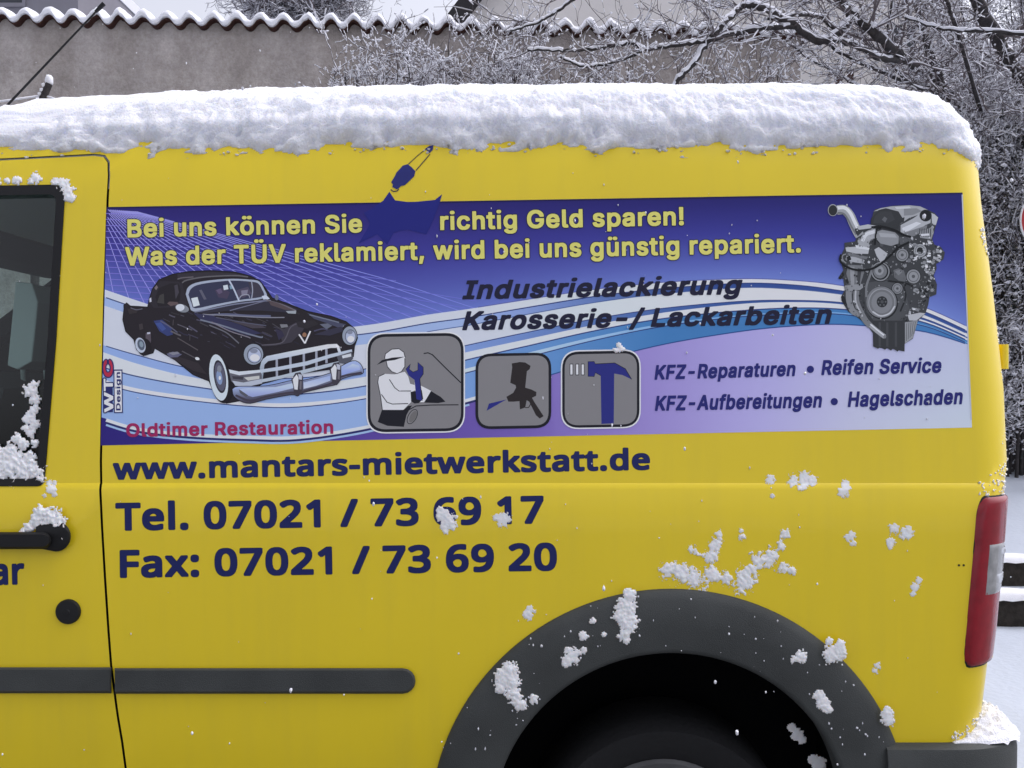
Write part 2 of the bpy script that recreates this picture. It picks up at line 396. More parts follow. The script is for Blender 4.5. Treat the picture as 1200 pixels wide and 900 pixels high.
# seats
for sy in (.5, 1.28):
    mb = MB()
    SX = -.345
    mb.box(-1.55 + SX, -1.0 + SX, sy - .24, sy + .24, .62, .80); bk = [(a_ + SX, b_) for a_, b_ in [(-1.12, .78), (-.98, .80), (-.84, 1.30), (-.92, 1.34), (-1.02, 1.26)]]
    k = len(mb.v); mb.add([(x, sy - .23, z) for x, z in bk] + [(x, sy + .23, z) for x, z in bk],
        [(0, 1, 2, 3, 4), (9, 8, 7, 6, 5)] + [(i, i + 5, (i + 1) % 5 + 5, (i + 1) % 5) for i in range(5)])
    seat = mb.build('seat', M['fabric'], van)
    mb = MB(); hp = [(a_ + SX, b_ - .03) for a_, b_ in [(-.885, 1.385), (-.86, 1.375), (-.825, 1.395), (-.81, 1.54), (-.825, 1.585), (-.865, 1.59)]]
    mb.add([(x, sy - .13, z) for x, z in hp] + [(x, sy + .13, z) for x, z in hp], [tuple(range(6)), tuple(range(11, 5, -1))] + [(i, i + 6, (i + 1) % 6 + 6, (i + 1) % 6) for i in range(6)])
    for dy in (-.06, .06): mb.tube([(-.88 + SX, sy + dy, 1.31), (-.885 + SX, sy + dy, 1.42)], .007, 6)
    hr = mb.build('headrest', M['pale_fabric'] if sy < 1 else M['fabric'], seat); bv = hr.modifiers.new('b', 'BEVEL'); bv.width = .018; bv.segments = 3
mb = MB(); mb.lathe([(.185, -.015), (.2, 0), (.185, .015), (.17, 0), (.185, -.015)], (0, 0, 0), 28)
wheel_me = mb.build('steering_wheel', M['rubber'], van, True); wheel_me.rotation_euler = (math.radians(-60), 0, math.radians(90)); wheel_me.location = (-1.78, .5, 1.12)
mb = MB(); mb.add([(-2.25, .12, .95), (-1.95, .12, 1.10), (-1.85, .12, .7), (-2.25, .12, .6), (-2.25, 1.67, .95), (-1.95, 1.67, 1.10), (-1.85, 1.67, .7), (-2.25, 1.67, .6)],
    [(0, 1, 5, 4), (1, 2, 6, 5), (0, 3, 2, 1), (4, 5, 6, 7)]); mb.build('dashboard', M['trim'], van)

mb = MB(); mb.add([(-1.45, .12, 1.745), (-.64, .12, 1.772), (-.64, 1.67, 1.772), (-1.45, 1.67, 1.745)], [(0, 1, 2, 3)]); mb.build('reflection_lining', M['reflection_pale'], van)  # pale sheet under the roof stands in for a reflection in the door pane
# rub strips
def moulding(x0, x1, y0, y1, name, parent, round_end=False):
    n = 8; h = (y1 - y0) / 2; ym = (y0 + y1) / 2
    out = [(x0, y0), (x1 - h if round_end else x1, y0)]
    if round_end: out += [(x1 - h + h * math.sin(math.pi * k / n), ym - h * math.cos(math.pi * k / n)) for k in range(1, n)] + [(x1 - h, y1)]
    else: out += [(x1, y1)]
    out += [(x0, y1)]
    inn = []
    cx = (x0 + x1) / 2
    for x, y in out: inn.append((x - (2.2 if x > cx and not round_end else 0) - (2.5 * (x - (x1 - h)) / h if round_end and x > x1 - h else 0), ym + (y - ym) * .82))
    m = len(out); b = [surf(x, y, -.01) for x, y in out]; a = [surf(x, y, .007) for x, y in out]; t = [surf(x, y, .012) for x, y in inn]
    mb = MB(); mb.add(b + a + t, [(k + q * m, (k + 1) % m + q * m, (k + 1) % m + (q + 1) * m, k + (q + 1) * m) for q in (0, 1) for k in range(m)] + [tuple(2 * m + k for k in range(m))])
    return mb.build(name, M['trim'], parent, True, 35)
moulding(-548, 130.5, 782, 812.5, 'side_moulding', door)
moulding(134.5, 487, 783, 813, 'side_moulding', van, True)
# handle
hd = MB()
n = 16
def capsule(x0, x1, yc, h, off, mbx, taper=1.0):
    pts = []
    for k in range(n + 1):
        a = -math.pi / 2 + math.pi * k / n; pts.append((x1 - h + h * math.cos(a), yc + h * math.sin(a)))
    h2 = h * taper
    pts += [(x0, yc + h2), (x0, yc - h2)]
    m = len(pts)
    b = [surf(x, y, -.004) for x, y in pts]; cx = (x0 + x1) / 2
    a = [surf(x, y, off * .75) for x, y in pts]; t = [surf(x - (2 if x > x1 - h else 0), yc + (y - yc) * .72, off) for x, y in pts]
    mbx.add(b + a + t, [(k + q * m, (k + 1) % m + q * m, (k + 1) % m + (q + 1) * m, k + (q + 1) * m) for q in (0, 1) for k in range(m)] + [tuple(2 * m + k for k in range(m))])
capsule(42, 83, 628.5, 18, .018, hd, .75); capsule(-66, 60, 633.5, 10, .032, hd)
hd.build('door_handle', M['rubber'], door, True, 40)
mb = MB(); mb.lathe([(.0255, .01), (.0255, -.004), (.0235, -.007), (.006, -.008), (.005, -.0095), (.0001, -.0095)], surf(80.5, 716.5), 40)
mb.build('lock_cover', M['rubber'], door, True, 40)
mb = MB(); mb.lathe([(.0262, .004), (.0262, -.0012), (.0250, -.002)], surf(80.5, 716.5), 40)
# mirror (ahead of the picture's edge)
mb = MB(); 
mb.tube([(-1.82, .0, 1.20), (-1.86, -.07, 1.19)], .03, 8); 
bx = [(-1.92, -.06, 1.12), (-1.80, -.06, 1.12), (-1.80, -.24, 1.13), (-1.90, -.24, 1.13), (-1.92, -.06, 1.36), (-1.80, -.06, 1.36), (-1.80, -.22, 1.34), (-1.90, -.22, 1.34)]
mb.add(bx, [(0, 3, 2, 1), (4, 5, 6, 7), (0, 1, 5, 4), (1, 2, 6, 5), (2, 3, 7, 6), (3, 0, 4, 7)])
mir = mb.build('mirror', M['trim'], door); bv = mir.modifiers.new('b', 'BEVEL'); bv.width = .015; bv.segments = 2

# wheel arch trim: grey plastic ring with a rolled lip
def arch_trim(cx, cz, ro, ri, name, a0=-14, a1=194):
    mb = MB(); k = 0; N = 80; m = None
    for i in range(N + 1):
        a = math.radians(a0 + (a1 - a0) * i / N); row = []
        for r, off in [(ro, -.02), (ro, .004), (ro - .004, .009), (ro - .02, .0155), (ri + .055, .021), (ri + .045, .0185), (ri + .012, .022), (ri + .003, .018), (ri, .010), (ri + .004, -.06)]:
            z = cz + r * math.sin(a); x = cx + r * math.cos(a)
            row.append((x, inset(max(z, .40)) - off, z))
        m = len(row); mb.v += row
    for i in range(N):
        for q in range(m - 1):
            b = i * m + q; mb.f.append((b, b + 1, b + m + 1, b + m)); mb.m.append(0)
    return mb.build(name, M['trim'], van, True, 50)
arch_trim(AX, AZ, .4965, .3665, 'wheel_arch_trim')
arch_trim(FX, AZ, .43, .355, 'wheel_arch_trim')
# wheels
def wheel(cx):
    w = thing('wheel', None, None); w.parent = van; w.location = (cx, .13, .288)
    mb = MB(); mb.lathe([(.20, .0), (.225, -.02), (.27, -.025), (.283, -.008), (.29, .03), (.29, .15), (.28, .18), (.2, .18)], (0, 0, 0), 56); mb.build('tyre', M['tyre'], w, True, 50)
    mb = MB(); mb.lathe([(.203, -.004), (.196, -.012), (.185, -.006), (.178, .03), (.12, .045), (.06, .02), (.03, .012), (.0005, .01)], (0, 0, 0), 56); mb.build('rim', M['rim'], w, True, 40)
    for k in range(5):
        a = 2 * math.pi * k / 5 + .3; mb = MB(); mb.lathe([(.011, .02), (.011, .008), (.007, .005), (.0002, .005)], (.05 * math.cos(a), 0, .05 * math.sin(a)), 8); mb.build('wheel_nut', M['steel'], w)
    return w
wheel(AX + .005); wheel(FX + .005)

# rear bumper
prof = [(.02, .33), (.03, .36), (.045, .42), (.047, .54), (.042, .563), (.030, .5705), (-.06, .5715)]
mb = MB(); m = len(prof); path = []
ins, z, xr, xf = level(level_at_z(.56)); r = .12
for k in range(9): path.append((AX + .44 + (xr - r - AX - .44) * k / 8, ins, 0, -1, 0))
for k in range(1, 15):
    a = -math.pi / 2 + k / 14 * math.pi / 2; path.append((xr - r + r * math.cos(a), ins + r + r * math.sin(a), math.cos(a), math.sin(a), sstep(0, 1, k / 14)))
for k in range(1, 9): path.append((xr, ins + r + (WID - 2 * ins - 2 * r) * k / 8, 1, 0, 1))
for k in range(1, 15):
    a = k / 14 * math.pi / 2; path.append((xr - r + r * math.cos(a), WID - ins - r + r * math.sin(a), math.cos(a), math.sin(a), 1 - sstep(0, 1, k / 14)))
path.append((AX + .44, WID - ins, 0, 1, 0))
for x, y, nx, ny, rr in path:
    for o, z in prof:
        e = o - .02 + .075 * rr if o > 0 else o
        mb.v.append((x + nx * e, y + ny * e, z))
for i in range(len(path) - 1):
    for q in range(m - 1):
        b = i * m + q; mb.f.append((b, b + m, b + m + 1, b + 1)); mb.m.append(0)
mb.f.append(tuple(range(m))); mb.m.append(0)
bumper = mb.build('rear_bumper', M['trim'], van, True, 40)

# tail lamp wrapped round the corner
def wrap_point(z, s, off):
    """s metres along the body outline, from the start of the rear corner (negative: on the flank)"""
    t = level_at_z(z); ins, zz, xr, xf = level(t); r = RC; L = r * math.pi / 2
    if s < 0: p = Vector((xr - r + s, ins, z)); nn = Vector((0, -1, 0))
    elif s < L:
        a = -math.pi / 2 + s / r; nn = Vector((math.cos(a), math.sin(a), 0)); p = Vector((xr - r, ins + r, z)) + nn * r
    else: p = Vector((xr, ins + r + s - L, z)); nn = Vector((1, 0, 0))
    return p + nn * off
def s_of(px, z):
    best = None
    for k in range(400):
        s = -.15 + k * .0008; p = wrap_point(z, s, 0); q = 600 + F * p.x / (D + p.y)
        if best is None or abs(q - px) < best[0]: best = (abs(q - px), s)
        if q > px: break
    return best[1]
def patch(rows, send, off, edge, name, mat, parent, ncol=22):
    """rows: (py, px of the near edge); wraps to send metres round the corner"""
    mb = MB(); g = []
    for py, px in rows:
        z = z_of(py) ; s0 = s_of(px, z); g.append([wrap_point(z, s0 + (send - s0) * (1 - math.cos(math.pi * k / ncol)) / 2, off) for k in range(ncol + 1)] if False else (z, s0))
    n = len(g)
    for i, (z, s0) in enumerate(g):
        e = min(i, n - 1 - i)
        row = []
        for k in range(ncol + 1):
            s = s0 + (send - s0) * k / ncol; q = min(k, ncol - k, e)
            row.append(wrap_point(z, s, edge if q == 0 else off * (.86 if q == 1 else 1)))
        mb.v += row
    for i in range(n - 1):
        for k in range(ncol):
            b = i * (ncol + 1) + k; mb.f.append((b, b + 1, b + ncol + 2, b + ncol + 1)); mb.m.append(0)
    return mb.build(name, mat, parent, True, 60)
def ladder(tab, n):
    y0, y1 = tab[0][0], tab[-1][0]; return [(y0 + (y1 - y0) * k / n, interp(tab, y0 + (y1 - y0) * k / n)) for k in range(n + 1)]
LAMP = [(580, 1156), (582, 1151.5), (586, 1147.5), (592, 1144.5), (602, 1142.5), (650, 1138.5), (700, 1134), (740, 1130.3), (765, 1128.3), (774, 1128.5), (780, 1131), (784, 1137)]
lamp = patch(ladder(LAMP, 40), .21, .009, -.004, 'tail_lamp', M['red_lens'], van)
patch(ladder([(577.5, 1155), (582, 1148), (590, 1143), (602, 1140.7), (700, 1132.2), (765, 1126.3), (776, 1126.6), (783, 1130), (787, 1136)], 40), .22, .0025, -.004, 'lamp_gasket', M['rubber'], lamp)
patch(ladder([(634, 1154), (638, 1152.5), (660, 1150.8), (680, 1149), (696, 1147.5), (701, 1149)], 16), .20, .0105, .004, 'reversing_lens', M['clear_lens'], lamp)
patch(ladder([(641, 1162.5), (655, 1161.5)], 6), .155, .0120, .009, 'lamp_highlight', M['chrome'], lamp, 6)  # bright silver patches paint the highlights of the lamp's inner reflectors
patch(ladder([(672, 1159.5), (676, 1156.5), (684, 1156), (688, 1159)], 8), .165, .0120, .009, 'lamp_highlight', M['chrome'], lamp, 8)
# hinges on the rear door edge
for py, hgt, px in ((416, .048, 1178), (776, .042, 1160)):
    z = z_of(py) ; t = level_at_z(z); xr = level(t)[2]
    mb = MB(); mb.box(xr - .004, xr + .022, .13, .21, z - hgt / 2, z + hgt / 2); mb.tube([(xr + .022, .125, z - hgt * .56), (xr + .022, .125, z + hgt * .56)], .011, 10)
    mb.build('door_hinge', M['paint'], van, True, 40)
# roof aerial: base is hidden behind the snow
mb = MB(); a = P(8, 124, .36); b = P(122, 4, .35); b2 = P(112, 14, .35)
foot = a + (a - b).normalized() * .125
mb.tube([foot, a, b2], [.0036, .0030, .0022], 8); mb.tube([b2, b2 + (b - b2) * .5, b], [.0038, .0052, .0055], 8)
mb.tube([foot + Vector((-.012, 0, -.05)), foot + Vector((-.006, 0, -.01)), foot], [.026, .016, .007], 12)
mb.build('aerial', M['rubber'], van, True, 50)
# two dots beside the lamp
mb = MB()
for px in (1124, 1129.5):
    p = surf(px, 662.5, .001); mb.lathe([(.0024, .001), (.0022, 0), (.0001, 0)], p, 8)
mb.build('rivet', M['rubber'], van)

# outlines of the letters the van carries: advance|outer and inner loops, capitals 1000 tall
GLYPH = {l[:2]: l[3:] for l in """\
A =377
A!=411|274 993,249 1000,93 1000,73 993,65 978,72 324,77 296,93 287,249 286,269 296,274 310,283 950;241 239,207 248,135 247,93 231,64 203,46 154,47 83,63 40,93 10,135 -6,207 -7,249 7,285 40,301 83,299 168,279 211
A,=396|274 219,95 221,75 205,19 -150,20 -193,30 -207,166 -212,195 -197,290 148,289 205
A-=868|637 524,174 529,156 510,156 353,166 339,188 334,629 336,647 367,647 495
A.=396|238 239,202 249,131 248,88 232,60 204,41 154,42 83,58 40,88 10,131 -6,202 -7,244 7,280 40,297 83,295 168,275 211
A/=505|457 1035,296 1042,278 1035,270 1021,-21 -59,-21 -116,-3 -134,153 -134,173 -116,463 964
AA=915|535 986,513 999,470 1000,342 1000,313 986,-17 76,-17 20,-7 5,188 5,285 252,569 252,665 5,839 0,868 17,868 80;427 668,498 460,484 449,356 452,351 460
AB=873|560 986,405 1000,93 1000,62 986,59 34,71 5,448 0,562 9,647 36,690 61,737 105,763 148,788 233,784 375,758 446,693 531,727 574,749 631,755 716,747 801,718 873,686 915,630 958;434 802,492 787,533 748,547 702,528 659,491 626,448 608,277 604,269 617,275 801;476 404,533 374,576 318,579 275,548 231,505 208,462 199,277 197,270 204,270 403,277 410
AC=969|586 1003,498 1012,399 1008,328 994,247 960,185 917,114 840,77 775,43 681,27 590,25 448,39 334,72 236,122 150,189 78,256 34,342 2,427 -11,527 -11,612 4,696 36,759 78,814 135,857 206,877 263,888 349,874 377,697 379,683 369,642 278,599 235,527 199,455 192,370 221,332 249,299 284,256 363,232 491,250 619,274 676,312 732,384 786,470 809,569 784,640 724,681 633,697 621,854 619,885 633,888 690,870 761,806 875,704 960
AD=955|544 986,448 999,235 1000,93 1000,62 986,59 34,71 5,434 1,562 20,638 48,704 89,775 161,811 219,852 332,867 446,865 588,839 716,789 822,720 901,633 956;405 802,476 789,533 765,612 688,639 631,656 560,661 489,652 418,606 304,519 228,420 200,277 197,269 219,269 787,277 803
AF=791|700 986,690 996,647 1000,93 1000,62 986,59 34,71 5,235 0,263 10,269 375,277 393,633 393,657 403,663 560,647 588,277 591,269 602,269 787,277 803,690 806,703 830
AG=987|584 1003,498 1012,399 1009,328 994,244 960,183 917,114 842,76 775,43 683,27 590,25 448,43 320,71 235,121 150,171 93,256 34,342 2,427 -11,527 -11,612 2,683 27,765 78,811 125,855 192,885 278,897 363,897 519,882 548,868 550,470 548,455 519,462 363,484 354,678 349,663 306,626 255,583 221,541 202,470 191,370 221,305 278,256 363,232 491,250 619,274 676,312 732,390 789,470 810,527 800,569 782,628 732,681 633,697 621,854 620,887 633,890 690,881 732,860 789,817 860,724 946,669 976
AH=981|856 986,818 1000,675 999,653 986,647 613,277 609,270 617,266 986,235 1000,93 1000,64 989,59 48,71 5,235 0,263 10,269 403,277 412,334 412,647 407,651 20,675 1,849 5,860 34
AI=596|523 986,510 997,482 1000,41 1000,11 986,13 814,41 803,155 803,162 787,162 204,155 197,27 196,13 186,7 34,19 5,496 0,524 18,527 162,518 190,382 197,373 219,373 787,382 803,496 803,523 816
AK=892|841 986,803 1000,633 1000,604 990,277 636,269 659,266 986,235 1000,93 1000,64 989,59 48,71 5,235 0,263 10,269 304,348 391,625 5,834 5,845 34,836 91,509 560,839 915
AL=761|266 986,235 1000,93 1000,64 989,59 972,60 20,71 5,93 0,675 3,688 20,690 48,689 176,675 194,277 197,270 204
AO=1010|586 1003,484 1012,399 1008,328 994,247 960,185 917,114 839,77 775,43 681,27 590,25 448,40 334,72 236,122 150,190 78,256 34,342 2,427 -11,555 -8,626 7,697 37,768 86,837 164,882 249,909 334,923 448,920 590,902 690,871 775,818 860,746 932,669 977;512 805,598 766,668 690,709 576,714 462,692 363,640 274,569 217,470 191,370 221,299 285,247 391,234 462,234 533,261 647,326 747,413 798,470 809
AR=860|555 986,420 1000,93 1000,62 986,59 34,71 5,235 0,263 10,269 332,277 351,405 345,590 5,775 0,803 13,807 76,637 389,714 460,759 546,775 645,766 773,742 844,690 915,630 958;434 802,505 779,548 735,565 674,548 614,519 581,462 555,277 550,269 560,274 801
AS=856|530 999,367 1012,295 1003,224 983,167 953,111 905,58 814,45 743,49 644,74 572,111 525,167 481,239 446,494 366,537 339,563 302,551 260,509 217,452 192,395 184,324 199,272 231,242 274,224 332,54 339,28 331,20 302,25 231,68 122,139 50,239 3,310 -11,409 -16,566 6,627 32,687 75,733 132,760 189,773 260,770 359,754 416,708 484,665 519,594 558,324 645,281 673,254 715,274 757,310 789,352 807,409 814,469 800,523 763,566 675,750 678,760 700,757 771,720 871,637 954
AT=860|785 986,767 999,739 1000,42 1000,12 986,14 814,42 803,284 803,294 787,294 34,298 14,312 2,483 1,503 20,509 801,753 803,781 811,789 844
AV=915|867 986,854 998,825 1000,683 1000,657 986,427 324,194 986,171 999,100 1000,1 998,-15 986,-14 915,328 4,513 0,540 20,866 915
AW=1282|1234 986,1195 1000,1053 1000,1028 986,882 422,868 420,719 986,697 999,513 997,498 981,342 403,190 986,157 1000,15 1000,-14 989,-15 915,239 5,427 0,456 19,612 577,768 9,797 0,982 7,1234 915
AZ=841|749 986,711 1000,57 1000,29 989,24 830,43 804,461 801,29 163,26 34,38 5,726 0,754 14,758 162,754 183,740 195,328 197,317 204,746 830
Aa=754|434 772,281 776,168 747,83 687,29 601,29 530,154 487,210 490,267 558,338 587,381 580,409 564,439 516,409 501,225 475,139 452,68 411,27 360,6 260,21 132,42 90,79 47,154 4,210 -10,310 -15,381 -6,438 16,466 1,608 0,633 4,644 19,646 502,632 616,604 673,566 716,509 750;438 311,436 275,413 232,353 188,310 178,267 184,234 203,214 232,229 260,281 288
Ab=817|246 986,221 1000,79 1000,51 989,46 972,47 19,65 2,207 0,236 5,250 23,307 -3,378 -14,520 -1,591 32,634 67,676 120,712 190,732 261,741 346,738 460,722 545,701 602,657 673,591 733,534 761,406 779,321 772,264 751,250 758;435 575,488 531,513 488,532 417,533 360,517 289,486 232,435 191,392 180,335 198,287 247,254 332,251 417,276 503,321 558,378 584
Ac=766|455 773,302 776,231 760,174 732,93 659,50 588,26 517,14 431,14 332,26 247,50 176,94 105,134 62,189 24,274 -7,430 -12,544 21,605 62,644 105,692 204,691 261,676 275,572 302,516 303,501 297,473 239,445 209,402 186,359 180,288 214,237 289,219 375,229 446,260 518,317 571,373 585,416 573,459 543,497 474,516 466,572 469,686 505,687 574,635 673,558 736
Ad=817|705 986,686 999,658 1000,530 999,508 986,501 744,459 765,402 777,260 772,160 731,75 642,41 574,20 488,18 289,33 218,61 147,99 90,162 33,217 5,317 -14,430 -8,501 22,520 5,544 0,700 8,709 48;402 576,459 534,485 488,503 417,504 360,487 285,458 232,416 197,359 180,302 201,258 247,229 318,220 403,241 488,288 554,345 583
Ae=780|449 773,302 776,189 742,132 702,89 655,57 602,30 531,15 446,14 332,26 247,46 183,89 109,134 62,189 25,260 -3,331 -13,430 -13,544 15,601 47,644 86,693 176,696 232,686 251,558 283,502 275,473 224,430 192,388 179,345 184,274 224,232 289,245 301,672 301,705 318,700 503,657 631,614 687,562 730;402 578,462 531,480 503,473 489,245 490,243 503,260 527,302 565,359 586
Af=513|430 1029,282 1035,182 1002,139 965,110 915,92 773,-3 770,-32 759,-31 593,-17 583,83 581,94 574,95 34,111 3,267 0,288 5,298 20,301 574,310 581,438 584,452 602,453 631,448 759,424 770,310 770,300 787,310 819,339 839,424 833,447 844,477 944,478 1001,466 1018
Ag=818|415 776,260 771,203 753,146 720,100 676,62 619,20 491,15 321,45 193,103 102,146 64,196 36,189 27,146 20,50 -35,44 -106,75 -155,132 -208,203 -244,274 -262,445 -264,521 -248,587 -220,629 -189,672 -138,706 -35,709 747,686 769,544 770,516 762,501 745;402 577,447 548,486 491,505 420,505 363,487 293,459 248,416 216,359 202,302 221,257 264,226 335,220 406,236 477,283 548,345 583;501 41,494 -6,459 -48,373 -76,331 -72,288 -54,207 22,388 10,459 22
Ah=791|246 986,221 1000,79 1000,51 989,46 972,47 20,65 2,93 0,221 0,248 20,253 474,292 547,335 575,378 584,411 574,449 546,475 489,480 20,506 0,662 1,676 10,683 34,683 489,678 560,653 645,591 726,506 768,392 779,321 772,264 752,250 759
Ai=358|219 1015,173 1026,116 1025,73 1012,45 987,27 944,26 887,35 844,59 812,102 791,159 786,216 797,255 830,271 873,270 944,253 986;245 759,216 770,73 770,51 759,46 745,46 34,59 4,216 0,238 5,248 20
Ak=739|246 986,221 1000,79 1000,51 989,46 972,47 20,57 5,79 0,239 5,250 34,250 261,264 277,486 5,691 2,708 20,705 83,435 432,684 688,683 759,662 769,477 768,264 557,251 560
Al=399|236 996,79 1000,60 996,48 982,46 172,63 86,108 30,165 4,278 -4,364 15,369 72,340 186,264 190,251 214,250 968
Am=1146|865 773,790 782,705 777,634 754,577 716,563 717,506 761,420 781,321 777,250 750,221 769,79 770,51 759,51 12,79 0,221 0,248 20,253 489,281 546,317 574,349 585,378 580,410 560,439 503,441 20,463 1,634 6,644 34,647 503,683 560,747 586,804 560,832 503,835 20,861 0,1026 5,1038 48,1037 517,1028 602,1008 659,975 709,932 745
An=790|484 773,349 776,250 745,221 769,79 770,50 759,46 34,57 5,221 0,248 20,253 474,292 547,335 575,378 584,411 574,449 546,475 489,480 20,506 0,648 0,676 10,683 489,669 602,645 659,591 726,534 758
Ao=800|455 773,302 776,231 760,174 732,93 659,50 588,26 517,14 431,14 332,26 247,50 176,94 105,134 62,189 24,274 -7,359 -15,445 -10,505 5,565 33,620 76,658 123,688 176,712 247,724 332,723 446,708 531,682 602,646 659,587 717,530 750;416 574,459 543,495 488,516 417,516 346,495 275,459 221,414 190,359 180,299 204,251 261,222 346,223 417,251 503,298 559,359 585
Ap=817|472 775,335 775,250 742,240 761,221 769,79 770,51 759,46 -220,51 -242,65 -252,239 -248,250 -220,250 8,264 15,321 -7,392 -14,477 -10,534 4,591 32,645 79,708 178,734 278,741 377,736 477,712 576,666 662,619 711,548 755;420 580,472 548,505 505,530 434,534 368,518 292,492 240,449 199,392 180,335 198,285 249,256 320,249 406,264 477,307 545,364 580
Ar=523|468 773,335 778,250 752,207 770,79 770,50 759,46 34,57 5,221 0,248 20,255 489,278 531,321 564,364 578,457 574,477 587,480 745
As=711|421 773,276 777,177 753,96 702,63 659,44 616,36 559,39 474,59 417,92 375,191 317,376 269,424 232,377 190,319 177,248 205,209 275,191 284,134 283,20 252,16 190,48 105,106 42,177 6,319 -15,404 -10,469 5,532 35,583 76,629 161,637 232,631 304,609 360,575 402,504 445,305 498,250 531,247 545,276 573,333 591,390 570,447 495,504 494,618 525,623 588,575 687,518 737
At=466|267 922,225 933,97 933,73 922,67 780,54 770,-17 768,-34 752,-36 609,-17 583,57 581,67 567,69 169,81 112,103 69,148 26,211 1,353 -5,420 12,426 69,399 183,381 191,296 188,275 211,272 567,282 581,381 582,406 595,410 737,395 767,282 770,272 780
Au=791|672 764,506 770,480 750,474 295,435 222,393 195,349 186,319 195,280 224,253 281,249 750,240 764,221 770,79 770,51 758,51 209,83 110,136 45,207 7,292 -9,406 -2,477 25,506 1,648 0,677 10,683 736
Av=754|703 759,671 770,529 770,500 760,344 341,192 759,173 769,130 770,17 770,-12 759,-13 688,252 5,415 0,443 9,704 688
Aw=1070|1010 759,964 770,836 770,810 759,708 397,609 749,595 767,438 770,405 759,310 418,296 409,196 760,168 770,40 770,-3 759,-4 688,208 5,367 0,395 11,495 353,509 366,618 5,800 5,1012 688
Ay=754|704 757,671 770,529 770,500 759,344 341,194 757,173 769,130 770,17 770,-13 757,-12 686,231 46,212 -11,179 -53,159 -62,88 -57,67 -68,37 -181,45 -240,130 -257,244 -250,315 -219,366 -167,410 -82,704 686
Az=738|634 759,614 769,557 770,74 770,42 759,37 617,46 582,74 574,330 574,337 560,29 162,26 34,38 5,614 0,643 9,650 162,639 190,344 196,333 204,635 602
AÜ=982|660 1242,619 1255,548 1254,515 1242,485 1213,469 1171,470 1100,478 1071,505 1038,548 1019,619 1018,661 1032,689 1057,706 1100,706 1171,691 1213;405 1242,363 1255,292 1253,260 1242,230 1213,214 1171,214 1100,223 1071,249 1039,292 1020,363 1018,405 1031,433 1057,451 1100,452 1171,435 1213;857 986,846 996,818 1000,675 999,654 986,644 332,619 273,576 227,533 203,462 188,405 197,348 224,299 275,274 332,265 986,235 1000,93 1000,64 989,64 275,78 218,121 133,206 50,277 14,363 -8,550 -9,619 6,684 33,732 64,798 133,841 218,860 318
Aö=800|564 1014,530 1025,459 1024,429 1014,395 986,378 943,378 872,388 840,416 806,459 789,530 788,572 804,599 830,614 872,614 943,597 986;308 1014,274 1025,203 1024,173 1014,140 986,123 943,122 872,132 840,160 807,203 789,274 788,317 803,343 830,362 886,362 929,345 981;455 773,288 776,174 732,93 659,50 588,26 517,14 431,14 332,26 247,50 176,94 105,134 62,189 24,274 -7,359 -15,445 -10,505 5,565 33,620 76,658 123,688 176,712 247,724 332,723 446,708 531,682 602,646 659,587 717,530 750;416 574,459 543,495 488,516 417,516 346,495 275,459 221,414 190,359 180,299 204,251 261,222 346,223 417,251 503,298 559,359 585
Aü=791|546 1020,449 1023,410 1006,385 977,372 935,375 863,392 826,420 801,463 788,534 789,572 807,598 835,611 878,609 949,589 991;291 1020,193 1023,155 1006,130 977,117 935,119 863,136 826,165 801,207 787,278 790,317 807,342 835,355 878,353 949,333 991;672 764,506 770,480 750,474 295,435 222,393 195,349 186,319 195,280 224,253 281,249 750,240 764,221 770,79 770,51 758,51 209,83 110,136 45,207 7,292 -9,406 -2,477 25,506 1,648 0,677 10,683 736
A•=753|430 639,322 648,236 630,165 582,119 511,103 411,116 312,165 231,233 184,322 165,435 176,521 227,569 298,587 397,571 511,521 587,478 618
B =371
B-=468|384 477,26 476,10 451,11 310,39 294,391 297,404 323,403 451,397 470
B.=398|236 229,195 238,131 236,92 221,67 196,53 152,52 75,67 26,96 -2,144 -17,208 -16,246 -3,275 24,292 75,289 165,272 203
B/=532|502 989,461 1000,333 999,317 989,-26 72,-27 16,-16 3,141 0,163 16,502 925
B0=789|472 1002,409 1013,293 1010,217 989,178 969,140 938,92 874,62 810,39 720,24 592,24 413,35 311,63 200,102 118,156 54,229 9,293 -8,447 -7,523 16,562 39,614 87,650 144,696 285,711 413,712 554,701 682,677 785,637 874,588 937,524 983;409 823,460 779,495 695,513 580,513 426,497 311,467 234,422 185,358 168,293 197,247 272,222 400,220 580,240 708,281 790,306 814,345 831,370 834
B1=789|493 989,473 1000,332 996,89 808,73 785,77 733,137 656,153 649,204 652,294 725,300 720,304 29,319 2,473 0,496 16
B2=789|465 1002,343 1013,228 999,126 960,62 918,32 887,33 836,100 751,151 746,279 820,356 833,399 823,446 791,465 759,473 720,459 652,407 564,26 170,20 29,36 2,676 0,696 3,707 16,709 157,697 183,343 186,321 195,476 349,578 464,641 567,667 656,669 785,638 882,606 925,561 963
B3=789|471 1002,340 1013,211 999,83 948,23 900,24 849,96 759,147 760,250 815,327 833,391 828,447 797,471 759,473 720,455 679,416 640,340 610,186 604,160 594,156 451,173 426,340 422,428 400,479 362,501 311,491 259,468 221,429 191,365 170,263 169,173 189,83 224,26 221,16 195,18 54,58 27,135 3,237 -11,352 -12,473 3,545 28,609 68,663 131,686 182,703 285,691 400,647 479,580 528,631 580,666 656,675 746,664 836,642 887,602 938,546 977
B4=789|604 1002,450 1005,424 998,-14 362,-14 234,1 210,424 205,425 29,436 3,450 0,605 3,617 29,617 195,629 208,731 209,744 216,750 234,744 385,719 393,629 393,617 400,617 977;424 671,424 399,411 393,245 393,232 400
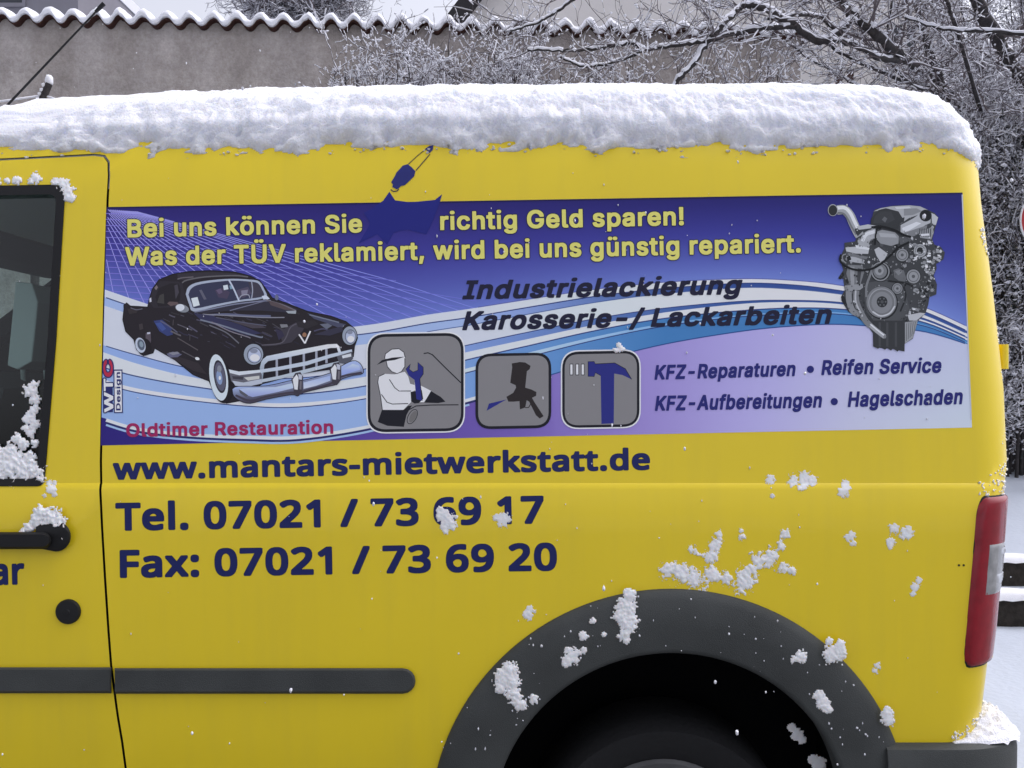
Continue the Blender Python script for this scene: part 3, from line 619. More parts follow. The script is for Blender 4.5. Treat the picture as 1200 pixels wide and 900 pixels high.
B5=789|635 989,593 1000,132 1000,100 989,61 541,68 490,145 448,311 467,414 450,452 429,478 401,497 362,504 323,494 272,465 223,431 195,375 174,273 171,183 191,107 225,47 221,39 195,39 67,55 38,132 8,235 -9,363 -12,440 -3,516 20,579 54,623 93,660 144,696 247,702 362,688 451,644 534,580 592,491 630,388 645,259 644,273 811,606 814,632 821,639 849
B6=789|619 1002,532 1012,416 1010,340 997,276 976,199 929,155 887,95 797,74 746,44 631,31 503,31 362,49 247,83 157,135 84,199 31,262 3,327 -10,416 -12,532 11,583 38,632 80,670 131,693 182,715 298,709 426,686 503,634 580,557 631,468 654,352 655,246 631,266 695,296 746,365 806,416 827,470 836,583 822,634 826,645 849,645 977,634 997;429 478,474 451,503 413,520 349,514 285,495 234,468 201,416 172,365 168,314 190,270 234,238 298,228 362,251 413,301 459,365 483
B7=789|709 989,671 1000,44 1000,19 989,15 836,31 816,476 810,135 67,135 16,145 3,313 0,338 14,710 842
B8=789|479 1002,396 1012,306 1010,229 996,178 976,98 913,73 874,57 823,52 720,67 644,103 580,156 528,76 452,37 385,22 311,28 195,50 131,89 77,153 29,229 1,306 -11,409 -12,537 13,588 37,641 80,680 131,701 182,711 311,695 387,652 456,564 528,626 585,669 656,682 746,673 836,645 900,601 948,550 979;383 837,422 827,460 803,487 746,457 682,370 623,281 679,255 713,245 746,258 785,293 818,341 836;370 415,473 354,507 311,517 272,497 221,460 185,409 165,358 161,306 170,268 187,235 221,216 272,229 323,257 362,332 415,345 421
B9=789|457 1002,320 1012,244 1000,192 982,112 925,72 874,43 810,24 708,28 580,51 498,103 422,179 370,269 346,397 347,487 372,493 362,475 311,437 247,359 187,256 163,141 180,94 170,89 29,103 2,192 -11,308 -11,397 2,472 29,538 69,589 120,632 182,671 272,695 375,709 516,706 656,684 772,644 861,594 925,525 977;397 825,448 791,487 735,510 656,504 618,461 559,410 527,359 515,295 527,256 555,227 605,218 669,229 733,256 785,295 816,346 833
B:=398|236 779,195 789,131 787,92 772,67 746,52 690,54 613,68 574,94 549,144 532,208 534,246 547,276 574,292 626,289 715,272 754;236 229,195 238,131 236,92 221,67 196,53 152,52 75,67 26,96 -2,144 -17,208 -16,246 -3,275 24,292 75,289 165,272 203
BF=720|675 989,637 1000,112 1000,87 989,83 29,96 3,253 0,278 12,287 387,624 389,651 400,653 554,637 572,291 574,283 580,282 797,291 815,663 817,678 836
BT=768|737 989,692 1000,0 1000,-25 989,-29 849,-22 823,0 815,258 810,258 29,269 3,436 1,455 16,456 810,730 819,741 849
Ba=774|488 772,379 783,264 775,149 741,95 708,95 656,136 562,187 556,302 599,379 607,436 580,453 554,463 516,456 497,290 488,181 464,110 430,54 375,29 323,19 272,23 157,54 80,85 45,127 16,187 -5,277 -13,392 -1,441 16,482 42,507 2,635 1,656 16,658 516,648 618,629 669,591 720,546 751;456 333,461 298,443 239,418 207,382 182,341 167,290 164,251 178,226 206,219 234,226 257,264 301,341 325
Bd=844|714 1053,557 1059,532 1051,526 759,519 749,468 771,404 783,301 782,246 772,186 747,148 720,110 682,76 631,51 567,33 477,29 362,40 247,62 170,87 118,128 67,186 24,263 -5,340 -13,442 -5,545 37,557 4,570 1,698 0,720 16,722 1028;378 607,442 591,485 554,517 477,527 375,518 285,494 221,455 186,378 165,314 180,271 221,239 298,229 387,245 490,276 552,320 592
Be=778|488 772,416 783,327 782,263 772,200 746,145 708,109 668,71 606,51 554,32 451,30 336,39 259,63 182,96 121,147 65,202 29,263 4,365 -12,506 -7,621 21,660 37,669 54,669 182,660 210,609 214,455 170,365 173,314 194,282 221,255 259,237 311,250 322,673 322,698 336,697 503,666 618,634 671,588 720,545 749;391 606,429 592,455 572,492 503,480 495,263 495,246 503,272 554,301 583,352 606
Bi=385|199 1028,113 1023,81 1002,66 977,59 925,64 861,77 836,113 809,164 802,215 808,243 823,267 857,274 913,267 977,241 1011;261 759,241 771,164 771,87 771,71 759,68 29,75 7,87 1,241 0,262 16
Bk=740|254 1054,96 1059,76 1054,69 1041,69 16,96 0,251 3,262 29,262 259,288 288,506 4,703 3,716 29,711 73,445 426,455 448,689 695,693 759,673 771,493 768,263 528,262 1028
Bl=385|255 1054,96 1059,76 1054,69 1041,68 29,84 2,237 0,262 16,264 1028
Bm=1255|978 772,878 784,775 776,711 754,647 710,570 761,481 782,353 779,288 759,250 736,224 770,96 771,71 760,71 13,96 0,237 0,262 16,264 413,276 498,293 541,327 581,365 599,404 606,442 598,468 582,489 554,502 516,507 16,532 0,688 3,700 29,700 413,709 490,727 541,750 570,783 592,839 606,878 599,909 580,940 516,945 16,967 0,1125 3,1136 16,1138 42,1138 503,1128 605,1108 667,1082 708,1037 746
Bn=848|558 772,481 783,378 781,314 766,250 734,224 770,96 771,71 760,68 29,80 3,237 0,262 16,264 400,273 477,290 528,316 567,353 591,417 606,468 597,498 580,519 552,532 516,538 16,549 3,570 0,698 0,724 7,731 29,731 490,720 605,698 667,659 720,621 747
Br=584|544 772,468 783,365 779,306 759,250 720,240 759,224 770,96 771,71 760,68 29,80 3,237 0,262 16,264 413,278 477,317 541,378 586,417 597,493 589,532 597,552 720
Bs=669|461 772,322 784,194 771,104 732,46 669,26 605,25 528,34 477,65 421,142 364,360 267,404 221,373 181,334 167,283 162,194 177,91 215,40 215,27 200,25 170,26 54,40 33,104 8,181 -8,360 -9,424 2,488 27,543 67,572 106,594 170,598 259,590 311,565 362,501 419,270 521,238 541,218 567,245 593,309 608,373 601,488 565,539 572,582 669,583 720,552 744
Bt=518|262 925,134 925,85 784,-18 725,-20 618,-5 603,59 601,76 592,77 208,85 144,110 78,149 34,200 5,277 -11,379 -10,471 16,476 157,456 176,328 167,300 182,281 208,273 247,273 592,290 601,461 605,472 631,471 746,469 759,443 771,276 772,273 900
Bw=1063|1034 760,1013 772,936 773,859 772,841 760,731 349,606 760,591 772,424 772,406 760,283 371,270 373,168 763,142 773,1 773,-24 761,-24 700,168 9,193 1,361 4,371 17,501 424,514 404,641 4,834 4,844 17,1036 709
Bx=733|682 759,651 771,484 767,343 562,190 769,23 771,-3 761,-1 695,207 400,208 387,-15 71,-17 16,-6 3,179 3,331 217,343 225,497 4,689 5,698 42,689 79,469 387,479 413,678 695""".split("\n")}

# ------------------------------------------------------------------ printed vinyl: every mark lies on the van's flank
class Art:
    """flat ink shapes in photograph pixels, laid on the flank one thin layer above the other"""
    def __init__(s, base, step=4e-6): s.v = []; s.f = []; s.c = []; s.off = base; s.step = step
    def poly(s, pts, color, up=True):
        if len(pts) < 3: return
        tri = tessellate_polygon([[Vector((x, y, 0)) for x, y in pts]])
        k = len(s.v); s.v += [surf(x, y, s.off) for x, y in pts]
        s.c += [color(x, y) if callable(color) else color for x, y in pts]
        s.f += [tuple(i + k for i in t) for t in tri]
        if up: s.off += s.step
    def holes(s, loops, color):
        tri = tessellate_polygon([[Vector((x, y, 0)) for x, y in l] for l in loops]); pts = [p for l in loops for p in l]
        k = len(s.v); s.v += [surf(x, y, s.off) for x, y in pts]; s.c += [color] * len(pts); s.f += [tuple(i + k for i in t) for t in tri]
    def stroke(s, pts, w, color, closed=False, up=True):
        n = len(pts); L = []; Rr = []
        for i in range(n):
            a = Vector(pts[i - 1] if (closed or i) else pts[0]); b = Vector(pts[(i + 1) % n] if (closed or i < n - 1) else pts[-1])
            d = b - a; d = d.normalized() if d.length > 1e-6 else Vector((1, 0)); nn = Vector((-d.y, d.x))
            ww = (w[i] if isinstance(w, (list, tuple)) else w) / 2; p = Vector(pts[i]); L.append(p + nn * ww); Rr.append(p - nn * ww)
        k = len(s.v)
        for q in L + Rr: s.v.append(surf(q.x, q.y, s.off)); s.c.append(color(q.x, q.y) if callable(color) else color)
        for i in range(n if closed else n - 1):
            j = (i + 1) % n; s.f.append((k + i, k + j, k + n + j, k + n + i))
        if up: s.off += s.step
    def ell(s, cx, cy, rx, ry, color, rot=0, n=28, up=True):
        ca, sa = math.cos(rot), math.sin(rot)
        s.poly([(cx + rx * math.cos(t) * ca - ry * math.sin(t) * sa, cy + rx * math.cos(t) * sa + ry * math.sin(t) * ca) for t in (2 * math.pi * i / n for i in range(n))], color, up)
    def strip(s, A, B, color, up=True):
        k = len(s.v); n = len(A)
        for x, y in A + B: s.v.append(surf(x, y, s.off)); s.c.append(color(x, y) if callable(color) else color)
        s.f += [(k + i, k + i + 1, k + n + i + 1, k + n + i) for i in range(n - 1)]
        if up: s.off += s.step
    def build(s, name, parent, mat=None):
        me = bpy.data.meshes.new(name); me.from_pydata([tuple(v) for v in s.v], [], s.f); me.update()
        at = me.color_attributes.new('ink', 'FLOAT_COLOR', 'POINT'); at.data.foreach_set('color', [x for c in s.c for x in c])
        b = bmesh.new(); b.from_mesh(me)
        for f in b.faces:
            f.normal_update()
            if f.normal.y > 0: f.normal_flip()
        b.to_mesh(me); b.free()
        return link(name, me, mat or M['print'], parent)
def C(r, g, b): return rgb(r, g, b, KP + .40 * max(0, (r + g + b) / 765 - .45))
KP = 1.36
def text_loops(s, face):
    x = 0; out = []
    for ch in s:
        d = GLYPH[face + ch].split('|')
        if len(d) > 1:
            for l in d[1].split(';'):
                q_ = [(x + int(p.split()[0]), int(p.split()[1])) for p in l.split(',')]; lo = min(p[1] for p in q_)
                if ch in 'iöüÜ' and lo > 770: q_ = [(a_, lo + 66 + (b_ - lo) * .82) for a_, b_ in q_]      # keep the dots clear of the stems
                out.append((len(out), ch, x, q_))
        x += int(d[0])
    return out, x
def area(l): return .5 * sum(a[0] * b[1] - b[0] * a[1] for a, b in zip(l, l[1:] + l[:1]))
def lettering(art, s, face, p0, p1, cap, color, shear=0, outline=None, ow=1.0, weight=0, up=True):
    """set s so that its ink runs from pixel p0 to p1 along the baseline with capitals cap px tall"""
    L, w = text_loops(s, face)
    xs = [x + shear * y for _, _, _, l in L for x, y in l]
    base = [x + shear * 0 for _, _, _, l in L for x, y in l if y < 300] or xs
    x0, x1 = min(xs if not shear else base), max(xs)
    ux = Vector((p1[0] - p0[0], p1[1] - p0[1])) / (x1 - x0); un = Vector((p1[1] - p0[1], -(p1[0] - p0[0]))).normalized() * cap / 1000
    def m(q): x = q[0] + shear * q[1]; v = Vector(p0) + ux * (x - x0) + un * q[1]; return (v.x, v.y)
    # group outer loops with the holes inside their own letter
    groups = {}
    for _, ch, x, l in L: groups.setdefault(x, []).append(l)
    def draw(col, grow):
        for x, ls in groups.items():
            outer = [l for l in ls if area(l) > 0]; hole = [l for l in ls if area(l) < 0]
            for o in outer:
                bx = (min(p[0] for p in o), max(p[0] for p in o), min(p[1] for p in o), max(p[1] for p in o))
                hs = [h for h in hole if bx[0] < h[0][0] < bx[1] and bx[2] < h[0][1] < bx[3]]
                art.holes([[m(q) for q in o]] + [[m(q) for q in h] for h in hs], col)
        if grow: pass
    if outline:
        for x, ls in groups.items():
            for l in ls: art.stroke([m(q) for q in l], ow * 2, outline, closed=True, up=False)
        art.off += art.step * 2
    draw(color, 0)
    if up: art.off += art.step

# banner ground: corner to corner gradients of the print
BT = lambda x: 243 + (226 - 243) * (x - 125) / 1003
BB = lambda x: 522 + (501 - 522) * (x - 118) / 1021
BL = lambda y: 125 + (118 - 125) * (y - 243) / 279
BR = lambda y: 1128 + (1139 - 1128) * (y - 226) / 275
TX = [100, 119, 160, 220, 290, 350, 430, 500, 550, 620, 700, 780, 870, 930, 980, 1030, 1085, 1138, 1160]
def tab(*v): return [v[0] - 6] + list(v) + [v[-1] + 10]
CT = dict(T=tab(338, 352, 371, 384, 388, 381, 369, 362, 351, 339, 331, 327, 329, 334, 344, 361, 385),
          a=tab(347, 361, 380, 394, 398, 391, 379, 372, 360, 347, 338, 332, 334, 340, 349, 366, 390),
          b=tab(357, 371, 391, 406, 410, 403, 389, 381, 368, 354, 344, 337, 339, 344, 352, 369.5, 393),
          c=tab(404, 416, 431, 441, 443, 432, 416, 404, 389, 373, 361, 353, 352, 354, 361, 374, 397),
          d=tab(412, 426, 441, 451, 452, 441, 424, 412, 397, 380, 366, 356, 354, 356, 363, 376, 398.5),
          e=tab(430, 441, 452, 461, 462, 452, 434, 421, 405, 387, 373, 364, 361, 362, 368, 378.5, 401),
          f=tab(444, 455, 464, 471, 472, 463, 444, 431, 413, 394, 379, 369, 366, 366, 372, 381.5, 403),
          g=tab(449, 460, 469, 476, 477, 467, 449, 436, 418, 398, 382, 371, 368, 368, 374, 382.5, 404),
          B=tab(489, 501, 508, 511, 511, 499, 480, 467, 447, 423, 403, 388, 382, 380, 383, 389, 405))
CS = {}
for k, v in CT.items():
    CS[k] = [tuple(p) for p in spline(list(zip(TX, v)), 6)]
def cy(k, x): return interp(CS[k], x)
def mixc(a, b, t): t = min(1, max(0, t)); return tuple(p + (q - p) * t for p, q in zip(a, b))
def ground(x, y):
    if y < cy('B', x) - 8:
        t = (y - BT(x)) / (cy('T', x) - BT(x) + 4)
        top = mixc((38, 29, 102), (29, 28, 98), (x - 300) / 800); mid = mixc((60, 56, 138), (54, 58, 142), (x - 300) / 800); low = mixc((98, 112, 186), (112, 132, 196), (x - 300) / 700)
        c = mixc(top, mid, t / .45) if t < .45 else mixc(mid, low, (t - .45) / .55)
    else:
        c = interp_c([(119, (42, 30, 112)), (300, (60, 44, 130)), (430, (86, 66, 148)), (600, (112, 92, 168)), (720, (140, 122, 186)), (860, (166, 158, 206)), (1000, (184, 186, 214)), (1138, (190, 200, 216))], x)
        c = mixc(c, (150, 140, 200), .25 * (1 - (y - cy('B', x)) / 120) if x > 650 else 0)
    return C(*c)
def interp_c(tab_, x):
    if x <= tab_[0][0]: return tab_[0][1]
    for (a, b), (c, d) in zip(tab_, tab_[1:]):
        if x <= c: return mixc(b, d, (x - a) / (c - a))
    return tab_[-1][1]
art = Art(.0003)
NX, NY = 130, 46
k = 0
for j in range(NY + 1):
    for i in range(NX + 1):
        u, v = i / NX, j / NY
        yl = 243 + 279 * v; yr = 226 + 275 * v; x = (125 - 7 * v) + ((1128 + 11 * v) - (125 - 7 * v)) * u; y = yl + (yr - yl) * u
        art.v.append(surf(x, y, art.off)); art.c.append(ground(x, y))
for j in range(NY):
    for i in range(NX):
        b = j * (NX + 1) + i; art.f.append((b, b + 1, b + NX + 2, b + NX + 1))
art.off += 4e-5
banner = art.build('banner', van)
# perspective grid and the swooping bands
art = Art(.0004)
def clipx(pts, lo=None, hi=None):
    return [(x, y) for x, y in pts if (lo or BL(y)) <= x <= (hi or BR(y))]
gridcol = lambda x, y: C(*mixc((150, 146, 214), (122, 130, 206), (x - 130) / 380))
def edge_top(x): return interp([(120, 243), (160, 248), (205, 263), (316, 300), (430, 322), (480, 332), (560, 348)], x)
for i in range(26):
    t = i / 25; x0, y0 = 110 + 50 * t ** 1.2, 244 + 4 * t
    x1 = 96 + 464 * t; y1 = cy('T', max(120, x1)) + 2
    pts = []
    for q in range(26):
        s = q / 25; x = x0 + (x1 - x0) * s; y = y0 + (y1 - y0) * s - 10 * math.sin(math.pi * s) * t * .6
        if x > BL(y) + .5 and y > BT(x) + .5 and y >= edge_top(x) - 1: pts.append((x, y))
    if len(pts) > 1: art.stroke(pts, .95, gridcol); art.off -= 3e-6
for i in range(17):
    y0 = 250 + i * 7.0; pts = []
    for q in range(70):
        x = 124 + q * 6.3; y = y0 + (x - 124) * (.045 + .008 * i * (x - 124) / 440)
        if y > edge_top(x) and y < cy('T', x) and x < 560: pts.append((x, y))
    if len(pts) > 1: art.stroke(pts, .8, lambda x, y: C(*mixc((124, 116, 196), (108, 112, 196), (x - 130) / 380))); art.off -= 3e-6
def band(a, b, col):
    A = [p for p in CS[a] if 119 <= p[0] <= 1139]; B_ = [p for p in CS[b] if 119 <= p[0] <= 1139]
    # start and stop exactly at the banner's edges
    def ends(k_, pts):
        y = cy(k_, 122); yr = cy(k_, 1132); xl = BL(y) + .3; xr_ = BR(yr) - .3
        pts = [p for p in pts if xl < p[0] < xr_]; return [(xl, cy(k_, xl))] + pts + [(xr_, cy(k_, xr_))]
    A = ends(a, A); B_ = ends(b, B_)
    n = min(len(A), len(B_)); art.strip(A[:n - 1] + [A[-1]], B_[:n - 1] + [B_[-1]], col)
def two(l, r, x0=560, x1=900):
    return lambda x, y: C(*mixc(l, r, (x - x0) / (x1 - x0)))
band('T', 'a', two((196, 200, 224), (206, 216, 230)))
band('a', 'b', two((152, 172, 214), (48, 76, 140), 560, 820))
band('b', 'c', two((194, 198, 220), (204, 216, 228)))
band('c', 'd', two((140, 164, 212), (52, 84, 146), 480, 860))
band('d', 'e', two((200, 204, 226), (204, 218, 230)))
band('e', 'f', two((146, 170, 216), (66, 122, 176), 420, 780))
band('f', 'g', two((204, 210, 230), (120, 166, 206), 500, 800))
band('g', 'B', two((142, 168, 216), (64, 120, 174), 430, 780))
def ends_line(k_, dy, w, col, x0=119, x1=1138):
    pts = [(x, y + dy) for x, y in CS[k_] if max(x0, BL(y) + .5) <= x <= min(x1, BR(y) - .5)]; art.stroke(pts, w, col)
navy = C(36, 40, 96); dk = C(44, 62, 118)
for k_, w in (('a', 1.3), ('c', 1.1), ('e', 1.4), ('g', 1.2)): ends_line(k_, 0, w, dk)
ends_line('b', 0, 1.0, C(70, 96, 150), 500)
ends_line('T', -.4, 1.0, C(88, 96, 160), 560)
ends_line('B', 0, 1.3, C(40, 76, 136), 640)
ends_line('B', 1.5, 4.0, C(202, 208, 228), 119, 650); ends_line('B', 4.6, 2.4, navy, 119, 600); ends_line('B', 7.2, 2.4, C(150, 176, 216), 119, 560)
art.build('swoosh_print', banner)
art = Art(.0008)   # dark border line along the top edge of the vinyl, the fine pale cut edge on its other sides
art.stroke([(x, BT(x) + .4) for x in range(125, 1129, 17)], 1.6, C(26, 22, 70)); art.stroke([(BR(y) - .5, y) for y in range(228, 502, 12)], 1.4, C(176, 180, 190))
art.build('banner_edge', banner)

# blue splash with its two spikes over the banner's top edge, and the spark plug above it
def zz(pts, ox, oy, s): return [(ox + x / s, oy + y / s) for x, y in pts]
art = Art(.0010)
splash = zz([(362, 480), (405, 545), (520, 560), (705, 542), (758, 500), (742, 560), (705, 660), (672, 740), (640, 800), (560, 782), (500, 765), (440, 775), (395, 790), (345, 880), (270, 800), (130, 870), (190, 770), (215, 720), (170, 640), (240, 600), (315, 548)], 400, 150, 6.43)
art.poly(splash, C(28, 32, 112))
art.build('splash_print', banner)
art = Art(.0012)
z = lambda *p: zz(p, 400, 150, 6.43)
art.poly(z((375, 408), (405, 360), (415, 335), (448, 300), (462, 283), (500, 272), (530, 295), (558, 325), (550, 362), (520, 392), (490, 420), (475, 432), (450, 436), (432, 455), (415, 462), (400, 452), (384, 446), (388, 424)), C(38, 42, 102))
art.stroke(z((505, 272), (570, 212), (640, 155)), .9, C(60, 58, 60)); art.stroke(z((562, 320), (612, 262), (668, 196)), 1.1, C(50, 48, 58))
art.poly(z((632, 155), (660, 136), (694, 128), (690, 162), (664, 190)), C(40, 44, 104)); art.stroke(z((372, 464), (392, 478), (420, 474), (434, 460)), 1.3, C(46, 42, 60))
art.build('spark_plug_print', van)

# lettering
art = Art(.0011)
pale = C(204, 198, 104); ink = C(22, 22, 56)
lettering(art, 'Bei uns können Sie', 'A', (149.5, 278.5), (424.5, 272.5), 21.5, pale, outline=ink, ow=.9)
art.build('lettering', banner); art = Art(.0011)
lettering(art, 'richtig Geld sparen!', 'A', (516, 269.8), (801.5, 264), 21.5, pale, outline=ink, ow=.9)
art.build('lettering', banner)
art = Art(.0011)
lettering(art, 'Was der TÜV reklamiert, wird bei uns günstig repariert.', 'A', (147, 311.5), (938.5, 296), 22, pale, outline=ink, ow=.9)
art.build('lettering', banner)
art = Art(.0011); bk = C(24, 24, 48)
lettering(art, 'Industrielackierung', 'A', (541.5, 350.8), (870.5, 344.8), 22, bk, shear=.24, outline=bk, ow=.16)
art.build('lettering', banner)
art = Art(.0011)
lettering(art, 'Karosserie-/ Lackarbeiten', 'A', (541.5, 387), (975, 379.3), 22, bk, shear=.24, outline=bk, ow=.16)
art.build('lettering', banner)
nv = C(34, 36, 104)
art = Art(.0011)
lettering(art, 'KFZ-Reparaturen', 'A', (767, 445), (932.5, 440.6), 17, nv, shear=.18, outline=nv, ow=.12); art.ell(949.7, 432.8, 4.2, 4.2, nv)
art.build('lettering', banner); art = Art(.0011)
lettering(art, 'Reifen Service', 'A', (962.5, 439.6), (1103.5, 436.8), 17.5, nv, shear=.18, outline=nv, ow=.12)
art.build('lettering', banner)
art = Art(.0011)
lettering(art, 'KFZ-Aufbereitungen', 'A', (767.5, 481.5), (963.5, 477.6), 17.5, nv, shear=.18, outline=nv, ow=.12); art.ell(977.7, 470.6, 4.2, 4.2, nv)
art.build('lettering', banner); art = Art(.0011)
lettering(art, 'Hagelschaden', 'A', (993.5, 477), (1128.5, 473.6), 18, nv, shear=.18, outline=nv, ow=.12)
art.build('lettering', banner)
art = Art(.0011)
lettering(art, 'Oldtimer Restauration', 'A', (148, 512.2), (390.7, 508.4), 16, C(150, 34, 84))
art.build('lettering', banner)
tx = C(26, 33, 84); tl = C(16, 19, 46)
for s, p0, p1, cap in (('www.mantars-mietwerkstatt.de', (133, 562), (761.5, 550.3), 24.5), ('Tel. 07021 / 73 69 17', (136, 621.8), (637, 613.2), 32), ('Fax: 07021 / 73 69 20', (141, 677), (652.5, 668.4), 32)):
    art = Art(.0004); lettering(art, s, 'B', p0, p1, cap, tx, outline=tl, ow=.5); art.build('lettering', van)
art = Art(.0004); lettering(art, 'ar', 'B', (-9, 685.5), (28.5, 684.6), 31, tx, outline=tl, ow=.5); art.build('lettering', door)
# the studio's small mark, read from bottom to top
art = Art(.0011); wh = C(212, 214, 228); 
art.stroke([(126.5, 483), (126.2, 452)], 11.5, navy)
lettering(art, 'WT', 'A', (133.0, 483), (132.2, 443.5), 10.8, wh, outline=navy, ow=1.4)
lettering(art, 'C', 'A', (132.2, 441.5), (131.8, 421.5), 10.8, C(176, 44, 66), outline=navy, ow=1.4)
art.stroke([(138.8, 484), (138.2, 433)], 10.5, navy); art.stroke([(138.8, 482.8), (138.2, 434.5)], 8.2, wh)
lettering(art, 'Design', 'A', (141.4, 481), (140.8, 436), 5.4, navy)
art.build('studio_mark', banner)

# pictograms
def rrect(x0, y0, x1, y1, r, tilt=-1.6): 
    t = tilt / (x1 - x0)
    return [(x, y + (x - x0) * t) for x, y in round_poly([(x0, y0), (x1, y0), (x1, y1), (x0, y1)], r * 1.35, 8)]
white = C(206, 210, 222); grey = C(126, 124, 124); blk = C(22, 22, 30); blue = C(38, 42, 118)
z3 = lambda *p: zz(p, 420, 380, 3.529)
art = Art(.0011)
art.poly(rrect(429.2, 390, 545, 508.3, 17), white); art.poly(rrect(430.8, 391.6, 543.4, 506.7, 16), blk); art.poly(rrect(434, 395, 540.2, 503.3, 13.5), grey)
art.poly(z3((98, 352), (190, 352), (204, 338), (222, 336), (200, 370), (188, 424), (120, 420), (80, 404)), blk)
art.poly(z3((108, 205), (150, 207), (192, 196), (206, 216), (214, 246), (236, 252), (238, 272), (218, 280), (218, 322), (205, 334), (186, 354), (99, 354), (92, 300), (80, 240), (84, 216)), white)
art.stroke(z3((128, 228), (150, 262), (168, 276), (218, 276)), 1.0, blk); art.stroke(z3((95, 290), (118, 322), (140, 330), (206, 328)), 1.0, blk)
art.stroke(z3((108, 205), (84, 216), (80, 240), (92, 300), (99, 354)), .9, blk)
art.poly(z3((232, 240), (302, 276), (272, 322), (240, 322)), white)
art.poly(z3((216, 280), (262, 272), (268, 308), (250, 326), (232, 328), (218, 318)), blk)
art.poly(z3((300, 276), (340, 300), (360, 320), (330, 326), (272, 324)), blk)
art.poly(z3((114, 146), (192, 140), (192, 175), (178, 196), (160, 204), (138, 196), (120, 176)), white); art.stroke(z3((114, 148), (120, 176), (138, 196), (160, 204), (178, 196), (192, 175), (192, 140)), .9, blk)
art.poly(z3((108, 142), (112, 122), (138, 103), (168, 101), (188, 116), (194, 140), (150, 146)), white); art.stroke(z3((108, 142), (112, 122), (138, 103), (168, 101), (188, 116), (194, 138)), .9, blk)
art.poly(z3((76, 168), (98, 148), (140, 138), (192, 134), (150, 148), (112, 153)), blk)
art.poly(z3((196, 186), (216, 164), (210, 186), (226, 198), (246, 190), (246, 157), (268, 178), (268, 206), (254, 226), (264, 316), (240, 310), (232, 230), (208, 212)), blue); art.stroke(z3((196, 186), (216, 164), (210, 186), (226, 198), (246, 190), (246, 157), (268, 178), (268, 206), (254, 226), (264, 316)), .8, blk)
art.stroke(z3((186, 424), (192, 384), (208, 354), (238, 338), (300, 334), (414, 333)), 1.2, blk); art.ell(*z3((223, 382))[0], 5.2, 9.6, blk, rot=.5); art.ell(*z3((223, 382))[0], 4.4, 8.8, grey, rot=.5); art.ell(*z3((226, 382))[0], 3.4, 7.4, C(108, 106, 104), rot=.5)
art.stroke(z3((270, 121), (288, 118), (306, 126), (360, 180), (424, 242)), 1.3, blk)
art.build('mechanic_pictogram', banner)
art = Art(.0011)
art.poly(rrect(557.2, 414.6, 646, 503, 14), blk); art.poly(rrect(560.4, 417.8, 642.8, 499.8, 11.5), grey)
gun = C(40, 34, 34)
art.poly(z3((634, 162), (668, 156), (690, 158), (712, 172), (708, 186), (697, 194), (690, 262), (716, 270), (736, 280), (735, 296), (718, 304), (728, 322), (766, 380), (750, 390), (734, 376), (706, 320), (696, 314), (690, 344), (668, 352), (666, 318), (640, 320), (620, 320), (612, 300), (640, 284), (652, 262), (650, 252), (628, 242), (636, 178)), gun)
art.stroke(z3((690, 345), (704, 344), (712, 330)), 1.1, gun)
art.poly(z3((612, 311), (540, 328), (530, 358)), blue)
art.build('spray_gun_pictogram', banner)
art = Art(.0011)
art.poly(rrect(657.2, 410.6, 751, 503.2, 16), white); art.poly(rrect(658.8, 412.2, 749.4, 501.6, 15), blk); art.poly(rrect(661.8, 415.4, 746.4, 498.6, 12), grey)
art.poly(z3((950, 154), (975, 154), (980, 164), (1060, 160), (1104, 184), (1130, 228), (1092, 210), (1058, 204), (1056, 410), (1005, 412), (1002, 212), (980, 200), (975, 216), (950, 216)), blue)
art.stroke(z3((1002, 212), (980, 200), (975, 216), (950, 216), (950, 154), (975, 154), (980, 164), (1060, 160), (1104, 184), (1130, 228)), .8, blk)
for x in (874, 898, 921):
    art.poly(z3((x, 163), (x + 14, 163), (x + 14, 211), (x, 211)), blk); art.poly(z3((x + 2.5, 166), (x + 11.5, 166), (x + 11.5, 208), (x + 2.5, 208)), white)
art.build('hammer_pictogram', banner)

# the old black coupe
z2 = lambda *p: zz(p, 120, 300, 3.75)
sp2 = lambda pts, n=4, closed=True: [tuple(q) for q in (spline(list(pts) + [pts[0]], n)[:-1] if closed else spline(list(pts), n))]
art = Art(.0011)
car = z2((97, 232), (96, 216), (106, 208), (122, 222), (160, 224), (200, 226), (208, 190), (222, 145), (250, 106), (310, 82), (380, 70), (480, 66), (580, 72), (650, 90), (690, 110), (722, 152), (745, 186), (800, 206), (900, 245), (1000, 265), (1070, 290), (1106, 320), (1119, 360), (1106, 396), (1102, 440), (1000, 470), (700, 560), (600, 635), (545, 645), (515, 625), (488, 590), (470, 548), (400, 520), (320, 455), (232, 404), (222, 424), (180, 436), (152, 410), (140, 366), (104, 330), (92, 280))
art.stroke(car, 2.2, C(16, 14, 20), closed=True); art.poly(car, C(36, 31, 36))
cp = lambda pts, col: art.poly(z2(*pts), col)
cs = lambda pts, w, col: art.stroke(sp2(z2(*pts), 4, False), w, col)
cp([(205, 200), (222, 150), (255, 110), (330, 112), (352, 122), (362, 170), (378, 230), (300, 226), (225, 228)], C(44, 40, 46))
cp([(232, 180), (250, 140), (300, 120), (335, 122), (345, 150), (340, 195), (320, 215), (245, 222)], C(34, 30, 34))
cp([(240, 205), (252, 172), (270, 165), (272, 210)], C(62, 60, 58)); cp([(285, 208), (295, 200), (330, 202), (335, 212), (300, 220)], C(92, 78, 78)); cp([(228, 140), (238, 128), (244, 138), (236, 150)], C(120, 108, 110))
cp([(206, 188), (214, 182), (216, 200), (208, 204)], C(190, 190, 200)); cp([(316, 130), (330, 124), (336, 160), (322, 190)], C(66, 62, 70))
